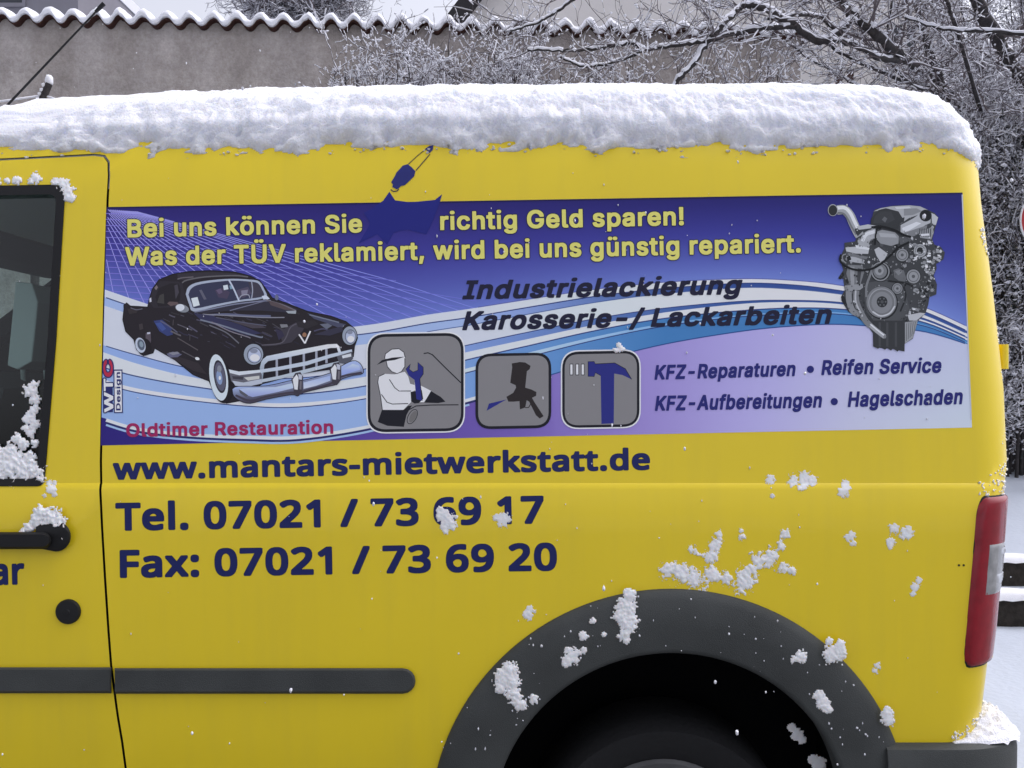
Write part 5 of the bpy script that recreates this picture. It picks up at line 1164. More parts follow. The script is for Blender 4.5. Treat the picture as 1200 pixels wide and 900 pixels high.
clump('broad branching snow patch spattered over yellow panel just above the wheel arch', [(783, 668, 9), (800, 672, 14), (815, 680, 14), (835, 672, 10), (850, 678, 10), (872, 680, 14), (868, 690, 8), (838, 640, 9), (832, 652, 9), (842, 625, 5), (812, 645, 6), (890, 658, 12), (903, 653, 12), (915, 640, 6), (920, 627, 6), (918, 666, 7), (928, 668, 5), (880, 668, 9), (870, 630, 5), (868, 622, 3)], 0, .009, 2, ragged=.75)
clump('tall ragged snow lump on the grey arch, below its top', [(738, 698, 8), (734, 712, 11), (728, 722, 10), (736, 730, 12), (733, 742, 8), (734, 752, 4)], AO, .012, 3)
clump('chunky snow lump on the front curve of the grey arch', [(597, 786, 9), (592, 797, 13), (586, 805, 7), (602, 800, 8), (603, 815, 10), (610, 826, 7), (626, 820, 6)], AO, .012, 4)
clump('thin grey snow smear high on the front of the arch', [(670, 768, 9), (664, 774, 7), (676, 764, 6), (684, 762, 4), (684, 746, 5), (695, 727, 3), (708, 744, 3)], AO, .006, 5)
clump('square snow lump on the arch near its upper rear edge', [(972, 766, 8), (982, 764, 9), (974, 770, 8), (984, 756, 6), (972, 752, 4)], AO, .010, 6)
clump('small round snow lump in the middle of the rear arch curve', [(938, 769, 7), (931, 773, 5), (942, 771, 4)], AO, .009, 7)
clump('snow lump halfway down the rear of the arch by its inner lip', [(960, 816, 7), (965, 824, 8), (971, 831, 5)], AO, .009, 8)
clump('lowest snow lump on the rear of the grey arch', [(1040, 836, 7), (1040, 844, 7)], AO, .009, 9)
clump('snow lump stuck on the digit six of the telephone number', [(520, 604, 9), (527, 611, 9), (522, 619, 7), (530, 617, 6), (516, 598, 6)], 0, .010, 10)
clump('thin wet snow fleck on the last digits of the telephone number', [(590, 609, 9), (582, 607, 5)], 0, .003, 11)
clump('lone snow crumb on yellow paint between fax number and arch', [(620, 719, 7), (622, 714, 5)], 0, .006, 12)
clump('flat snow dab on the body crease under the vinyl banner', [(930, 563, 8), (943, 561, 9), (953, 563, 7), (940, 571, 6), (903, 562, 6)], 0, .005, 13)
clump('narrow snow dab just under the body crease', [(990, 567, 6), (988, 578, 7), (993, 573, 5), (905, 581, 3)], 0, .004, 14)
clump('snow fleck on yellow paint under the crease, on the front side of a pair', [(996, 629, 7), (1000, 637, 4)], 0, .004, 15)
clump('bigger forked snow fleck beside the upper half of the tail lamp', [(1048, 620, 7), (1062, 625, 9), (1044, 635, 6), (1043, 640, 4)], 0, .005, 16)
clump('slanting wet snow smear on yellow paint, far side of the arch from the door', [(1076, 680, 4), (1073, 688, 6), (1070, 696, 4)], 0, .003, 17)
clump('snow crumb on yellow paint beside the arch edge, level with lamp bottom', [(1028, 780, 5), (1026, 786, 4)], 0, .004, 18)
clump('snow heaped along the bottom of the door window', [(-30, 555, 20), (-12, 552, 18), (4, 548, 18), (16, 540, 14), (12, 528, 9), (26, 520, 7), (28, 548, 16), (40, 552, 12), (20, 515, 6), (34, 536, 7), (42, 520, 5), (-4, 530, 8), (8, 536, 10), (44, 560, 8)], .0, .020, 19, ragged=.7)
clump('lacy snow climbing the rear edge of the door window', [(40, 451, 5), (36, 457, 7), (41, 468, 6), (33, 462, 4), (38, 482, 5), (34, 490, 7), (40, 498, 6), (36, 508, 5), (30, 502, 4), (42, 478, 4)], -.004, .010, 20, ragged=.8)
clump('snow crumbs round the upper rear corner of the door window', [(66, 214, 5), (74, 217, 7), (80, 222, 6), (83, 231, 5), (78, 228, 5), (70, 220, 5), (42, 208, 6), (36, 212, 4), (20, 211, 5), (8, 212, 4), (-4, 212, 5)], .002, .008, 21, ragged=.75)
clump('snow crumbs on the door below the window corner', [(57, 566, 4), (61, 573, 6), (63, 579, 4)], 0, .005, 22)
clump('wet snow dab on the door just above the handle', [(64, 565, 3), (52, 581, 3)], 0, .003, 23)
clump('fluffy snow lump sitting on the door handle', [(48, 604, 11), (58, 608, 13), (44, 612, 8), (66, 614, 11), (34, 619, 6), (72, 620, 6), (74, 632, 5), (68, 636, 4), (26, 623, 4)], .012, .020, 24)
clump('white flake resting on top of the hammer sign', [(725, 405, 3.2), (728, 409, 4), (722, 410, 3)], .002, .004, 25)
clump('pale flat flake on the dark wheel under the arch', [(928, 853, 5), (934, 861, 7), (940, 867, 5)], -.12, .004, 26, ragged=.2)
clump('lower pale flake on the dark wheel beside the arch lip', [(953, 890, 6), (960, 895, 8)], -.12, .004, 27, ragged=.2)
# snow round the rear corner, placed on the wrapped surface
def wsurf(px, py, o):
    z = z_of(py); s = s_of(px, z) if px < 1186 else .09; return wrap_point(z, s, o)
def wrapclump(label, pts, hmax, seed, rg):
    """pts: (s metres round the corner, py, r metres)"""
    mb = MB(); q = random.Random(seed)
    for s, py, r in pts:
        for _ in range(rg):
            ss, pp = s + q.uniform(-r, r), py + q.uniform(-r, r) * 570; rad = q.uniform(.10, .34) * hmax
            mb.blob(wrap_point(z_of(pp), ss, rad * .3), rad, q, 1.1, .5, 1)
    return tag(mb.build('snow_clump', M['stuck_snow'], None, True), label, 'snow', 'snow stuck to the side of the van')
wrapclump('powdery snow dusted above the tail lamp at the rear corner', [(.02, 572, .014), (.05, 566, .02), (.08, 574, .016), (.085, 560, .02), (.06, 556, .018), (.10, 548, .02), (.09, 576, .012), (.03, 579, .006)], .008, 31, 12)
wrapclump('snow dabs on the rear corner below the roof', [(.075, 268, .008), (.08, 276, .010), (.085, 288, .008), (.08, 262, .004)], .009, 32, 10)
wrapclump('thin snow specks high on the rear corner above the hinge', [(.10, 395, .012), (.11, 385, .01), (.10, 440, .01), (.09, 520, .02)], .006, 33, 7)
wrapclump('ragged snow fringe on the lower rear corner just above the bumper', [(.02 + .012 * k, 866 - 3.0 * k + (4 if k % 2 else -3), .010) for k in range(10)], .009, 34, 9)
# tiny crumbs nobody could count
mb = MB(); rr = random.Random(11)
for _ in range(330):
    px, py = rr.uniform(5, 1100), rr.uniform(190, 890); r = rr.uniform(.0007, .0018)
    d = math.hypot(px - 787, py - 975)
    if d < 212: continue
    o = AO if d < 283 else .002
    if rr.random() > (.9 if d < 283 else .35): continue
    p = surf(px, py, o); mb.blob(p, r, rr, rr.uniform(.8, 2.2), .3, 0)
for _ in range(70):
    a = rr.uniform(0, math.pi); r_ = rr.uniform(215, 282); px, py = 787 + r_ * math.cos(a), 975 - r_ * math.sin(a)
    p = surf(px, py, AO); mb.blob(p, rr.uniform(.0008, .0026), rr, rr.uniform(.8, 1.8), .35, 1)
tag(mb.build('snow_specks', M['snow'], None, True), 'tiny snow specks sprinkled over the side of the van', 'snow', kind='stuff')
# snow on the bumper shelf
mb = MB(); ins, z, xr, xf = level(level_at_z(.58)); g = {}; NI, NJ = 420, 40
for i in range(NI + 1):
    s = .015 + i / NI * 1.5
    for j in range(NJ + 1):
        w = j / NJ; L = RC * math.pi / 2
        o = -.012 + w * (.02 + .085 * sstep(.02, .15, s)); p = wrap_point(.58, s, o)
        edge = min(1, (1 - w) * 4) * min(1, i / 30) * min(1, (NI - i) / 16); side = sstep(0, .16, s)
        h = .573 + edge * (.008 + .040 * side * (1 - .75 * w) + .010 * noise.noise((p.x * 26, p.y * 26, 2)) + .012 * noise.noise((p.x * 80, p.y * 80, 2)) + .006 * noise.noise((p.x * 200, p.y * 200, 2))) - (.004 if edge == 0 else 0)
        if w > .97: h = .569 - .030 * max(0, noise.noise((s * 45, 3, 3)) + .5 * noise.noise((s * 140, 3, 3)))
        mb.v.append((p.x, p.y, h))
for i in range(NI):
    for j in range(NJ): b = i * (NJ + 1) + j; mb.f.append((b, b + NJ + 1, b + NJ + 2, b + 1)); mb.m.append(0)
tag(mb.build('bumper_snow', M['snow'], None, True), 'snow heaped on the rear bumper below the tail lamp', 'snow')
# flakes in the air
mb = MB(); rr = random.Random(21)
for _ in range(260):
    y = rr.uniform(-1.0, 3.5); p = P(rr.uniform(-200, 1400), rr.uniform(0, 900), y)
    if p.z < .03 or (y > -.03 and -3.3 < p.x < 1.2 and p.z < 2.05): continue
    mb.blob(p, rr.uniform(.0011, .0026) * (1.4 if y > 2 else .8), rr, rr.uniform(1.0, 2.2), .35, 1)
tag(mb.build('falling_snow', M['snow'], None, True), 'snowflakes drifting down in front of and behind the van', 'snow', kind='stuff')

# ------------------------------------------------------------------ ground and garden bank
def gh(x, y):
    h = .30 * sstep(3.55, 3.8, y) * 0
    a = 0
    if y > 3.36: a = .16
    if y > 3.62: a = .29 + .30 * sstep(3.7, 6.2, y)
    if y > 12: a += (y - 12) * .01
    n = .03 * noise.noise((x * .9, y * .9, 0)) + .012 * noise.noise((x * 3.3, y * 3.3, 4)) + .005 * noise.noise((x * 11, y * 11, 4))
    return a + n * (1 if y > -1.5 else .6)
xs = sorted(set([-250, -120, -60, -30, -15] + [-8 + .25 * i for i in range(40)] + [2 + .05 * i for i in range(81)] + [6.5, 7, 8, 10, 14, 20, 35, 70, 140, 250]))
ys = sorted(set([-200, -80, -30, -12, -6, -3] + [-2 + .25 * i for i in range(19)] + [2.6, 2.75, 2.9, 3.05, 3.15, 3.25, 3.32, 3.355, 3.362, 3.42, 3.5, 3.56, 3.60, 3.615, 3.623, 3.66] + [3.7 + .06 * i for i in range(50)] + [6.8, 7, 7.5, 8, 9, 10, 12, 15, 20, 30, 60, 120, 300]))
mb = MB(); mb.v = [(x, y, gh(x, y)) for y in ys for x in xs]; nx = len(xs)
for j in range(len(ys) - 1):
    for i in range(nx - 1): mb.f.append((j * nx + i, j * nx + i + 1, (j + 1) * nx + i + 1, (j + 1) * nx + i)); mb.m.append(0)
tag(mb.build('ground', M['ground'], None, True), kind='structure')
mb = MB(); rx = [-200, -40, -12] + [-6 + .25 * i for i in range(49)] + [12, 40, 200]; ry = [-8.5, -6, -4, -3] + [-2 + .2 * i for i in range(16)]
mb.v = [(x, y, max(gh(x, y), 0) * .2 + .05 + .015 * noise.noise((x * 2, y * 3, 2)) - (.12 if y in (ry[0], ry[-1]) else 0)) for y in ry for x in rx]; k = len(rx)
for j in range(len(ry) - 1):
    for i in range(k - 1): mb.f.append((j * k + i, j * k + i + 1, (j + 1) * k + i + 1, (j + 1) * k + i)); mb.m.append(0)
tag(mb.build('road', M['slush'], None, True), kind='structure')  # out of view; added dark to cut snow light bouncing onto the van
def timber(y, z0, z1, label, x0=-2.5, x1=6.5):
    mb = MB(); n = 60; k = 0
    for i in range(n + 1):
        x = x0 + (x1 - x0) * i / n; d = .006 * noise.noise((x * 3, y, 1)); e = .008 * noise.noise((x * 2, y, 8))
        mb.v += [(x, y + d, z0), (x, y + .10 + d, z0), (x, y + .10 + d, z1 + e), (x, y + d, z1 + e - .004)]
    for i in range(n):
        for q in range(4): mb.f.append((i * 4 + q, (i + 1) * 4 + q, (i + 1) * 4 + (q + 1) % 4, i * 4 + (q + 1) % 4)); mb.m.append(0)
    mb.f += [(0, 1, 2, 3), (n * 4 + 3, n * 4 + 2, n * 4 + 1, n * 4)]; mb.m += [0, 0]
    t = mb.build('edging_timber', M['timber']); tag(t, label, 'timber', 'dark timbers edging the garden bank')
    mb = MB(); m = 8
    for i in range(n * 3 + 1):
        x = x0 + (x1 - x0) * i / (n * 3); e = .008 * noise.noise((x * 2, y, 8)); hh = .045 + .02 * noise.noise((x * 2.2, y, 3)) + .012 * noise.noise((x * 9, y, 3))
        for q in range(m + 1):
            a = math.pi * q / m; w = .075 + .012 * noise.noise((x * 7, q, 6))
            mb.v.append((x, y + .06 - w * math.cos(a), z1 + e - .006 + hh * math.sin(a) ** .7 - (.012 * (noise.noise((x * 12, y, 1)) + .6) if q == 0 else 0)))
    for i in range(n * 3):
        for q in range(m): b = i * (m + 1) + q; mb.f.append((b, b + m + 1, b + m + 2, b + 1)); mb.m.append(0)
    return t, mb
t, s = timber(3.26, -.02, .150, 'lower dark timber edging the snowy bank')
tag(s.build('timber_snow', M['snow'], None, True), 'snow ridge lying on the lower edging timber', 'snow', 'snow on the edging timbers')
t, s = timber(3.52, .10, .305, 'upper dark timber edging the snowy bank, behind the lower one')
tag(s.build('timber_snow', M['snow'], None, True), 'snow ridge lying on the upper edging timber', 'snow', 'snow on the edging timbers')

# ------------------------------------------------------------------ garden wall with tiled coping
WY = 6.6
def wx(px, y=WY): return (px - 600) / F * (D + y)
def wz(py, y=WY): return ZC + (450 - py) / F * (D + y)
WX0, WX1 = -9.5, wx(938)
def wtop(x): return wz(31) - (x - wx(0)) * (wz(31) - wz(49)) / (wx(938) - wx(0))
wall = thing('garden_wall', 'tall grey rendered wall with tiled top behind the van', 'wall')
PER = 27.3 / F * (D + WY); AMP = .037
def wave(x):
    u = ((x - wx(7)) / PER) % 1.0; i = math.floor((x - wx(7)) / PER); j = noise.noise((i * 3.1, 2, 0))
    c = math.cos(2 * math.pi * u); v = (abs(c) ** .8) * (1 if c > 0 else -1)
    return AMP * (1 + .42 * j) * v + .010 * j
mb = MB(); n = 700
for i in range(n + 1):
    x = WX0 + (WX1 - WX0) * i / n; z = wtop(x) + .032 + wave(x); mb.v += [(x, WY, -.2), (x, WY, z * .5), (x, WY, z), (x, WY + .3, z), (x, WY + .3, -.2)]
for i in range(n):
    for q in range(4): b = i * 5 + q; mb.f.append((b, b + 5, b + 6, b + 1)); mb.m.append(0)
mb.f += [(0, 1, 2, 3, 4), tuple(n * 5 + q for q in (4, 3, 2, 1, 0))]; mb.m += [0, 0]
mb.build('render', M['plaster'], wall)
def coping(yf, yb, zoff, th, mat, name, parent, r=0, nz=0):
    mb = MB(); n = int((WX1 + .05 - WX0) / .016)
    for i in range(n + 1):
        x = WX0 + (WX1 + .05 - WX0) * i / n; zb = wtop(x) + .035 + wave(x) + zoff
        t = th * (1 + nz * noise.noise((x * 6, 1, 4)) + nz * .5 * noise.noise((x * 23, 1, 4)))
        # front lip, rounded when it is snow
        if r: sec = [(yf + .01, 0), (yf - .012, .12), (yf - .02, .45), (yf - .006, .82), (yf + .03, 1.0), (yf + .15, 1.05), (yb - .05, 1.0), (yb, .4), (yb, 0)]
        else: sec = [(yf, 0), (yf, 1), (yb, 1), (yb, 0)]
        for y, q in sec:
            mb.v.append((x, y, zb + t * q + (.10 * (y - yf) if y < (yf + yb) / 2 else .10 * (yb - y))))
    m = len(sec)
    for i in range(n):
        for q in range(m): b = i * m; mb.f.append((b + q, b + m + q, b + m + (q + 1) % m, b + (q + 1) % m)); mb.m.append(0)
    mb.f += [tuple(range(m - 1, -1, -1)), tuple(n * m + q for q in range(m))]; mb.m += [0, 0]
    return mb.build(name, mat, parent, True, 50)
coping(WY - .07, WY + .37, 0, .012, M['terracotta'], 'tile_coping', wall)
cs_ = coping(WY - .075, WY + .375, .0135, .070, M['snow'], 'coping_snow', None, 1, .3)
tag(cs_, 'wavy ribbon of snow lying along the tiles of the wall', 'snow')

# ------------------------------------------------------------------ houses
def pane_part(name, poly3, mat, parent): mb = MB(); mb.add(poly3, [tuple(range(len(poly3)))]); return mb.build(name, mat, parent)
hY = 13.0
hs_ = thing('gabled_house', 'pale cream house with a dark gable edge showing behind the wall and tree', 'house')
gx0 = wx(532, hY); ez = wz(44, hY); rid_x = gx0 + 4.6; sl_ = (wz(0, hY) - wz(24, hY)) / (wx(563, hY) - wx(545, hY)); rz = ez + sl_ * 4.6; gx1 = wx(1128, hY)
rzr = rz - sl_ * (gx1 + .0 - rid_x)
mb = MB(); pf = [(gx0 + .18, -.1), (gx1, -.1), (gx1, rzr), (rid_x, rz), (gx0 + .18, ez + .18 * sl_)]
mb.add([(x, hY, z) for x, z in pf] + [(x, hY + 9, z) for x, z in pf], [(0, 1, 2, 3, 4), (9, 8, 7, 6, 5), (0, 4, 9, 5), (1, 6, 7, 2)]); mb.build('facade', M['facade'], hs_)
mb = MB()
for (x0, z0, x1, z1) in ((gx0 - .1, ez - .1 * sl_, rid_x, rz), (rid_x, rz, gx1 + .4, rzr - .4 * sl_)):
    d = Vector((x1 - x0, z1 - z0)).normalized(); nn = Vector((-d.y, d.x)); nn = nn if nn.y > 0 else -nn
    a = [(x0, z0), (x1, z1), (x1 + nn.x * .2, z1 + nn.y * .2), (x0 + nn.x * .2, z0 + nn.y * .2)]
    mb.add([(x, hY - .35, z) for x, z in a] + [(x, hY + 9.3, z) for x, z in a], [(0, 1, 2, 3), (7, 6, 5, 4), (0, 4, 5, 1), (1, 5, 6, 2), (2, 6, 7, 3), (3, 7, 4, 0)])
mb.build('roof', M['roof_dark'], hs_)
def window(parent, px0, py0, px1, py1, y, mat='window_dark', fr='facade'):
    x0, x1, z0, z1 = wx(px0, y), wx(px1, y), wz(py1, y), wz(py0, y)
    mb = MB()
    for a in ((x0 - .06, x1 + .06, z1, z1 + .06), (x0 - .06, x1 + .06, z0 - .08, z0), (x0 - .06, x0, z0, z1), (x1, x1 + .06, z0, z1), ((x0 + x1) / 2 - .03, (x0 + x1) / 2 + .03, z0, z1)):
        mb.box(a[0], a[1], y - .04, y + .02, a[2], a[3])
    f = mb.build('window', M[fr], parent); pane_part('pane', [(x0, y - .012, z0), (x1, y - .012, z0), (x1, y - .012, z1), (x0, y - .012, z1)], M[mat], f)
window(hs_, 978, 82, 1000, 118, hY, 'brown'); window(hs_, 1046, 30, 1072, 74, hY, 'window_dark')
gY = 17.0
gh_ = thing('grey_house', 'dull grey flat topped house beyond the wall by the van aerial', 'house')
mb = MB(); mb.box(-22, wx(91.5, gY), gY, gY + 8, -.1, 9.6); mb.build('facade', M['grey_facade'], gh_)
mb = MB(); mb.box(-22.2, wx(93, gY), gY - .2, gY + 8.2, 9.602, 9.85); mb.build('roof', M['snow_fine'], gh_)
window(gh_, -40, -22, 27, 4, gY, 'window_dark', 'grey_facade')
sY = 24.0
sh = thing('distant_roof_house', 'far house whose low snowy roof peeps over the wall', 'house')
x0, x1, zt = wx(101, sY), wx(174, sY), wz(15, sY)
mb = MB(); mb.box(x0 + .2, x1 - .2, sY, sY + 6, -.1, zt - .55); mb.build('facade', M['facade'], sh)
mb = MB(); mb.add([(x0 - .1, sY - .3, zt - .6), (x1 + .3, sY - .3, zt - .6), (x1 - .3, sY + 3, zt), (x0 + .3, sY + 3, zt), (x0 - .1, sY + 6.3, zt - .6), (x1 + .3, sY + 6.3, zt - .6)], [(0, 1, 2, 3), (3, 2, 5, 4), (0, 3, 4), (1, 5, 2), (0, 4, 5, 1)]); mb.build('roof', M['brown'], sh)

# ------------------------------------------------------------------ road sign behind the van's rear
sgn = thing('road_sign', 'round red and white road sign on a grey post by the hedge', 'sign'); sy = 5.3; sc_ = P(1237, 258, sy); sr = 41.5 / F * (D + sy)
mb = MB(); mb.lathe([(sr, .012), (sr, 0), (sr * .965, -.003)], sc_, 48); mb.lathe([(sr * .62, -.0032), (.0005, -.0032)], sc_, 48); mb.lathe([(sr, .012), (.0005, .012)], sc_, 48); mb.build('sign_disc', M['sign_white'], sgn, True, 30)
mb = MB(); mb.lathe([(sr * .965, -.003), (sr * .62, -.003)], sc_, 48); mb.build('sign_ring', M['sign_red'], sgn)
mb = MB(); mb.tube([(sc_.x, sy + .045, .3), (sc_.x, sy + .045, sc_.z + sr * .8)], .03, 12); mb.build('post', M['steel'], sgn, True, 40)

# leaning post with a line on it, seen over the roof
lp = thing('line_post', 'small leaning post with snow cap and wires, seen over the van roof against the wall', 'post'); ly = 4.2
a, b = P(42, 135, ly), P(57.5, 98, ly)
mb = MB(); ft = Vector((a.x - .02, ly, gh(a.x, ly) - .1)); mb.tube([ft, a + Vector((0, 0, -.35)), a, b], [.026, .026, .024, .022], 8); mb.build('pole', M['bark'], lp, True, 50)
mb = MB(); mb.blob(b + Vector((0, 0, .02)), .026, random.Random(2), 1.4, .15, 2)
for k in range(7): q = a + (b - a) * (k / 7); mb.blob(q + Vector((-.018, -.006, .016)), .016, random.Random(k), 1, .2, 1)
mb.build('snow_cap', M['snow'], lp, True)
mb = MB(); l0 = P(-260, 128, ly); l1 = P(49, 112, ly); l2 = P(76, 121, ly); l3 = P(330, 150, ly + 1.2)
mb.tube([l0 + (l1 - l0) * k / 8 - Vector((0, 0, .05 * math.sin(math.pi * k / 8))) for k in range(9)], .007, 6); mb.tube([l1, P(60, 114, ly), l2, l3], .006, 6); mb.build('wire', M['snow_fine'], lp, True)

# ------------------------------------------------------------------ trees and shrubs under snow
UP = Vector((0, 0, 1))
def rdir(q): 
    while True:
        v = Vector((q.uniform(-1, 1), q.uniform(-1, 1), q.uniform(-1, 1)))
        if .1 < v.length < 1: return v.normalized()
def snow_on(S, pts, rad, q, k=1.0, brk=.12):
    run = []
    def flush():
        if len(run) > 1: S.tube([p for p, r in run], [r for p, r in run], 4 if run[0][1] < .012 else 6, True)
        run.clear()
    for i, p in enumerate(pts):
        t = (pts[min(i + 1, len(pts) - 1)] - pts[max(0, i - 1)])
        t = t.normalized() if t.length > 0 else UP
        if abs(t.z) > .93 or q.random() < brk: flush(); continue
        r = rad[i] * .62 + .0034 * k; run.append((p + Vector((0, -.15 * rad[i], rad[i] * .72 + .001)), r * q.uniform(.7, 1.3)))
    flush()
def frost(S, pts, q, k):
    """short crusts and small clumps of snow on a thin twig"""
    for i in range(len(pts) - 1):
        a, b = pts[i], pts[i + 1]
        if q.random() < .34 * k:
            r = q.uniform(.0022, .0050) * min(1.3, k); o = Vector((0, 0, r * .8)); S.tube([a + o, a.lerp(b, .5) + o * 1.3, b + o], [r * .6, r, r * .5], 3, False)
        if q.random() < .13 * k: S.blob(b + Vector((0, 0, .004)), q.uniform(.005, .012) * min(1.25, k), q, .8, .35, 0)
def twig(T, S, p, d, L, r, q, lv, droop=0., kids=4, sn=1.0):
    n = 5 if lv else 4; pts = [Vector(p)]; d = d.normalized()
    for i in range(n):
        d = (d + rdir(q) * .38 + Vector((0, 0, .10 - droop))).normalized(); pts.append(pts[-1] + d * L / n)
    rad = [max(.0014, r * (1 - .72 * i / n)) for i in range(n + 1)]
    T.tube(pts, rad, 4 if r > .006 else 3, False)
    if r > .008: snow_on(S, pts, rad, q, sn * .7, .25)
    else: frost(S, pts, q, sn)
    if lv:
        for k in range(kids):
            i = q.randint(1, n); f = q.random(); b = pts[i - 1].lerp(pts[i], f); ax = (pts[i] - pts[i - 1]).normalized()
            nd = (ax * .75 + rdir(q) * .8).normalized(); twig(T, S, b, nd, L * q.uniform(.4, .7), r * .55, q, lv - 1, droop, kids, sn)
def limb(Tr, S, path, r0, r1, q, n=7, sides=8):
    pts = [P(*tuple(c)) for c in spline(path, n)]; m = len(pts)
    for i in range(1, m - 1): pts[i] += rdir(q) * min(.012, r0 * .35)
    rad = [r0 + (r1 - r0) * i / (m - 1) for i in range(m)]
    rad = [x * q.uniform(.9, 1.12) for x in rad]
    Tr.tube(pts, rad, sides); snow_on(S, pts, rad, q, 1.6, .04); return pts, rad
tree = thing('bare_tree', 'bare dark limbed tree with snow along its branches, reaching over the wall', 'tree')
Tr, Tw, S = MB(), MB(), MB(); q = random.Random(4)
trunk, _ = limb(Tr, S, [(1330, 760, 6.9), (1320, 600, 6.9), (1300, 420, 6.8), (1255, 250, 6.9), (1165, 165, 6.9)], .09, .05, q)
LIMBS = [
    ([(1165, 165, 6.9), (1112, 108, 6.6), (1080, 84, 5.8), (1040, 52, 4.7), (1000, 18, 4.6), (978, -8, 4.6)], .046, .032),
    ([(1165, 165, 6.9), (1124, 140, 6.6), (1108, 110, 6.2), (1098, 80, 5.8), (1084, 45, 5.4), (1074, 0, 5.4), (1070, -30, 5.4)], .036, .026),
    ([(1290, 330, 6.9), (1250, 200, 6.9), (1206, 112, 6.4), (1176, 58, 5.6), (1145, 2, 5.2), (1130, -30, 5.2)], .06, .05),
    ([(1062, 72, 5.2), (1030, 68, 4.6), (1000, 52, 4.5), (975, 47, 4.4)], .026, .016),
    ([(1000, 20, 4.6), (965, 48, 4.5), (930, 30, 4.4), (905, 16, 4.3), (880, 6, 4.3), (860, 16, 4.3), (842, 34, 4.2), (826, 54, 4.2), (806, 82, 4.1), (782, 108, 4.1)], .030, .017),
    ([(935, 32, 4.4), (900, 32, 4.3), (860, 40, 4.3), (825, 48, 4.2), (796, 52, 4.1), (760, 57, 4.1), (738, 51, 4.0), (700, 57, 4.0), (660, 59, 4.0), (618, 58, 4.0)], .020, .010),
    ([(754, 58, 4.1), (735, 68, 4.1), (706, 76, 4.1), (680, 77, 4.1), (656, 66, 4.1)], .012, .008),
    ([(700, -22, 3.9), (676, -4, 3.9), (652, 14, 3.9), (628, 27, 3.9), (598, 36, 3.9)], .014, .008),
    ([(986, 40, 4.6), (960, 20, 4.5), (935, 18, 4.4), (900, 22, 4.3)], .018, .011),
    ([(1112, 108, 6.6), (1060, 96, 5.6), (1020, 78, 5.0), (985, 62, 5.0), (945, 30, 5.0)], .018, .012),
    ([(1112, 108, 6.6), (1040, 112, 5.8), (1004, 100, 5.4), (978, 84, 5.4), (950, 70, 5.4), (925, 50, 5.4)], .016, .009),
    ([(1165, 165, 6.9), (1146, 120, 5.6), (1120, 30, 4.7), (1100, -20, 4.7)], .02, .014), ([(1200, 40, 4.6), (1150, 36, 4.6), (1105, 34, 4.6), (1060, 20, 4.6)], .016, .010),
    ([(1270, 240, 6.9), (1252, 90, 5.4), (1262, 0, 4.4), (1270, -60, 4.4)], .06, .04), ([(1220, 140, 4.6), (1300, 60, 4.8), (1380, 10, 5)], .03, .015),
    ([(978, -8, 4.6), (900, -60, 4.5), (800, -90, 4.4)], .034, .02), ([(1112, 108, 6.6), (1070, 100, 5.4), (1040, 60, 5.1), (1046, 0, 5.1)], .014, .009),
]
for path, r0, r1 in LIMBS:
    pts, rad = limb(Tr, S, path, r0 * .85, r1 * .85, q)
    nn = len(pts); tot = sum((pts[i + 1] - pts[i]).length for i in range(nn - 1))
    for k in range(int(tot * 10)):
        i = q.randrange(1, nn); b = pts[i - 1].lerp(pts[i], q.random()); ax = (pts[i] - pts[i - 1]).normalized()
        d = (ax * .5 + rdir(q) * .9 + Vector((0, 0, .15))).normalized(); twig(Tw, S, b, d, q.uniform(.25, .75), max(.004, rad[i] * .28), q, 2, .05, 3, 1.15)
Tr.build('trunk', M['bark'], tree, True); Tw.build('crown', M['twig'], tree); S.build('snow_cover', M['snow_fine'], tree)
def shrub(name, label, cat, px0, px1, y0, y1, top, q, stems=26, leafy=0, group=None, low=None, dens=1.0, sn=1.0, base_r=.014, twmat='twig'):
    """many stems fanning up from the ground; top = row the tips reach"""
    o = thing(name, label, cat, group=group); Tr, Tw, S, Lf = MB(), MB(), MB(), MB()
    cx = (px0 + px1) / 2; yc = (y0 + y1) / 2; base = Vector((P(cx, 450, yc).x, yc, gh(P(cx, 450, yc).x, yc)))
    for k in range(stems):
        y = q.uniform(y0, y1); tip = P(q.uniform(px0, px1), top + abs(q.gauss(0, 26)), y); b = base + Vector(((tip.x - base.x) * q.uniform(.3, .6), q.uniform(-.15, .15) + (y - yc) * .5, -.05)); b.z = gh(b.x, b.y) - .05
        mid = b.lerp(tip, .55) + Vector(((b.x - tip.x) * .12, 0, .15))
        pts = [Vector(v) for v in spline([b, mid, tip], 7)]; rad = [base_r * (1 - .75 * i / (len(pts) - 1)) for i in range(len(pts))]
        Tr.tube(pts, rad, 5, False); snow_on(S, pts, rad, q, sn, .3)
        for i in range(2, len(pts)):
            for _ in range(int(3 * dens + q.random())):
                if low is not None and pts[i].z < low and q.random() < .75: continue
                b2 = pts[i - 1].lerp(pts[i], q.random()); d = ((pts[i] - pts[i - 1]).normalized() * .5 + rdir(q) * .9).normalized()
                twig(Tw, S, b2, d, q.uniform(.18, .5), .0048, q, 2, .0, 3, sn)
                if leafy:
                    for _ in range(leafy):
                        c = b2 + d * q.uniform(.05, .4) + rdir(q) * .1; s = q.uniform(.016, .04); u = rdir(q); w = u.orthogonal().normalized() * s * .5
                        Lf.add([c - u * s, c + w, c + u * s, c - w], [(0, 1, 2, 3)])
                        if q.random() < .75: S.blob(c + Vector((0, 0, s * .35)), s * q.uniform(.4, .85), q, .55, .35, 0)
    Tr.build('stem', M['bark'], o, True); Tw.build('crown', M[twmat], o)
    if leafy: Lf.build('foliage', M['plum'], o)
    S.build('snow_cover', M['snow_fine'], o)
    return o
q = random.Random(8)
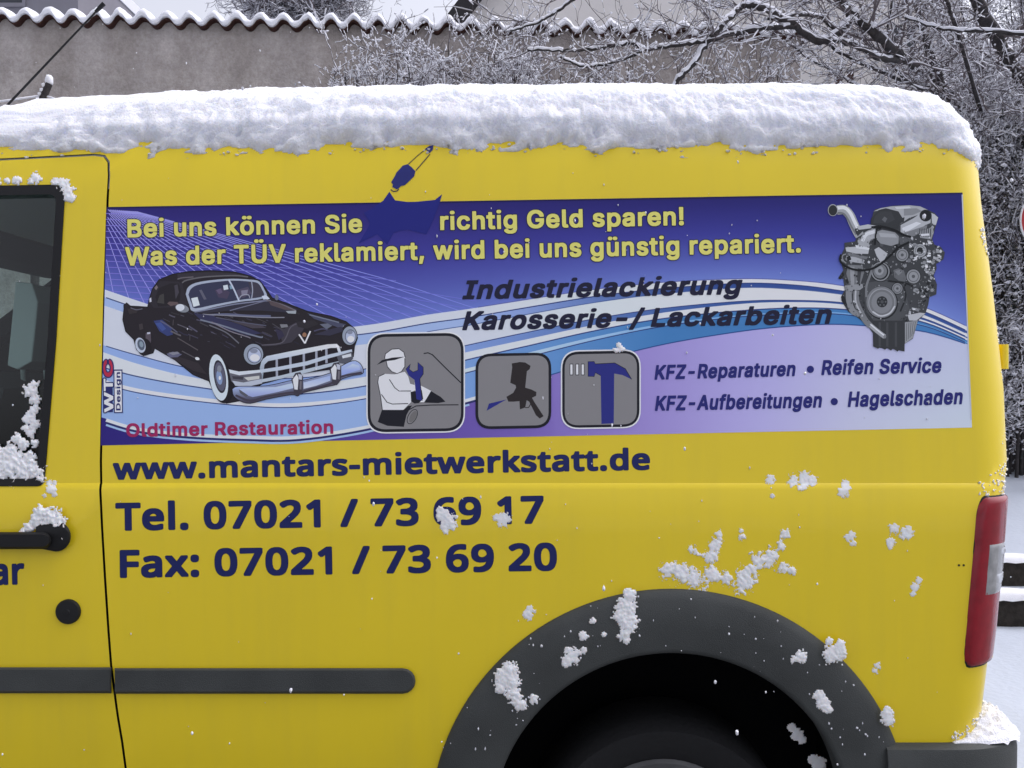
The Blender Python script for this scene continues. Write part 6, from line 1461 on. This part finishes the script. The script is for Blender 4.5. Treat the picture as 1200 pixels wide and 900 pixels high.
shrub('snowy_shrub', 'thin twiggy snow dusted shrub at the front end of the shrubs along the wall', 'shrub', 385, 500, 5.6, 6.2, 58, q, 14, 0, 'shrubs in front of the garden wall', 2.2, .55, 1.7)
shrub('snowy_shrub', 'dense frosty shrub against the wall below the gable edge of the house', 'shrub', 470, 620, 5.6, 6.3, 54, q, 24, 0, 'shrubs in front of the garden wall', 2.2, .6, 1.7)
shrub('snowy_shrub', 'low frosty shrub against the wall under the long horizontal bough', 'shrub', 600, 740, 5.7, 6.3, 70, q, 20, 0, 'shrubs in front of the garden wall', 2.2, .6, 1.4)
shrub('snowy_shrub', 'sparse shrub with single snowy twigs near the end of the wall', 'shrub', 760, 915, 5.6, 6.2, 70, q, 12, 0, 'shrubs in front of the garden wall', 2.2, .5, 1.5)
shrub('hedge_shrub', 'tall snow laden hedge shrub close behind the rear corner of the van', 'shrub', 1120, 1225, 5.6, 6.5, 130, q, 34, 3, 'hedge shrubs behind the van', .75, 1.3, 1.7, .016)
shrub('hedge_shrub', 'snow laden hedge shrub behind the road sign', 'shrub', 1190, 1330, 5.8, 6.6, 120, q, 30, 3, 'hedge shrubs behind the van', .75, 1.2, 1.7, .016)
shrub('hedge_shrub', 'dark twiggy hedge shrub filling the gap between the house and the sign', 'shrub', 1060, 1210, 7.6, 8.6, 60, q, 30, 1, 'hedge shrubs behind the van', 1.2, 1.3, 1.3, .018)
shrub('hedge_shrub', 'hedge shrub beyond the sign at the end of the garden', 'shrub', 1200, 1420, 7.6, 8.8, 50, q, 30, 1, 'hedge shrubs behind the van', 1.2, 1.3, 1.3, .018)
shrub('bare_thicket', 'tall grey thicket of bare stems filling the sky above the hedge', 'thicket', 1085, 1420, 10, 11.5, -40, q, 46, 1, None, 1.5, 1.4, 1.2, .03)
# tree beyond the wall
ft = thing('frosted_tree', 'far tree with fine frosted twigs showing over the tiled wall', 'tree'); Tr, Tw, S = MB(), MB(), MB(); fy = 15.0
a = P(352, 60, fy); base = Vector((a.x, fy, -.1)); Tr.tube([base, base.lerp(a, .5), a, P(350, 10, fy), P(345, -60, fy)], [.17, .15, .12, .09, .05], 8)
for k in range(46):
    t = q.random(); b = a.lerp(P(345, -60, fy), t) ; sgn_ = q.choice((-1, 1)); e = P(352 + sgn_ * q.uniform(20, 92) * (1 - .3 * t), 24 - q.uniform(0, 70), fy + q.uniform(-1.2, 1.2))
    pts = [Vector(v) for v in spline([b, b.lerp(e, .5) + Vector((0, 0, .15)), e], 4)]; rad = [.035 * (1 - .7 * i / (len(pts) - 1)) for i in range(len(pts))]
    Tr.tube(pts, rad, 5, False); snow_on(S, pts, rad, q, 2.5)
    for i in range(1, len(pts)):
        for _ in range(3): twig(Tw, S, pts[i], ((e - b).normalized() * .6 + rdir(q)).normalized(), q.uniform(.3, .8), .010, q, 2, 0, 3, 2.2)
Tr.build('trunk', M['bark'], ft, True); Tw.build('crown', M['twig'], ft); S.build('snow_cover', M['snow_fine'], ft)
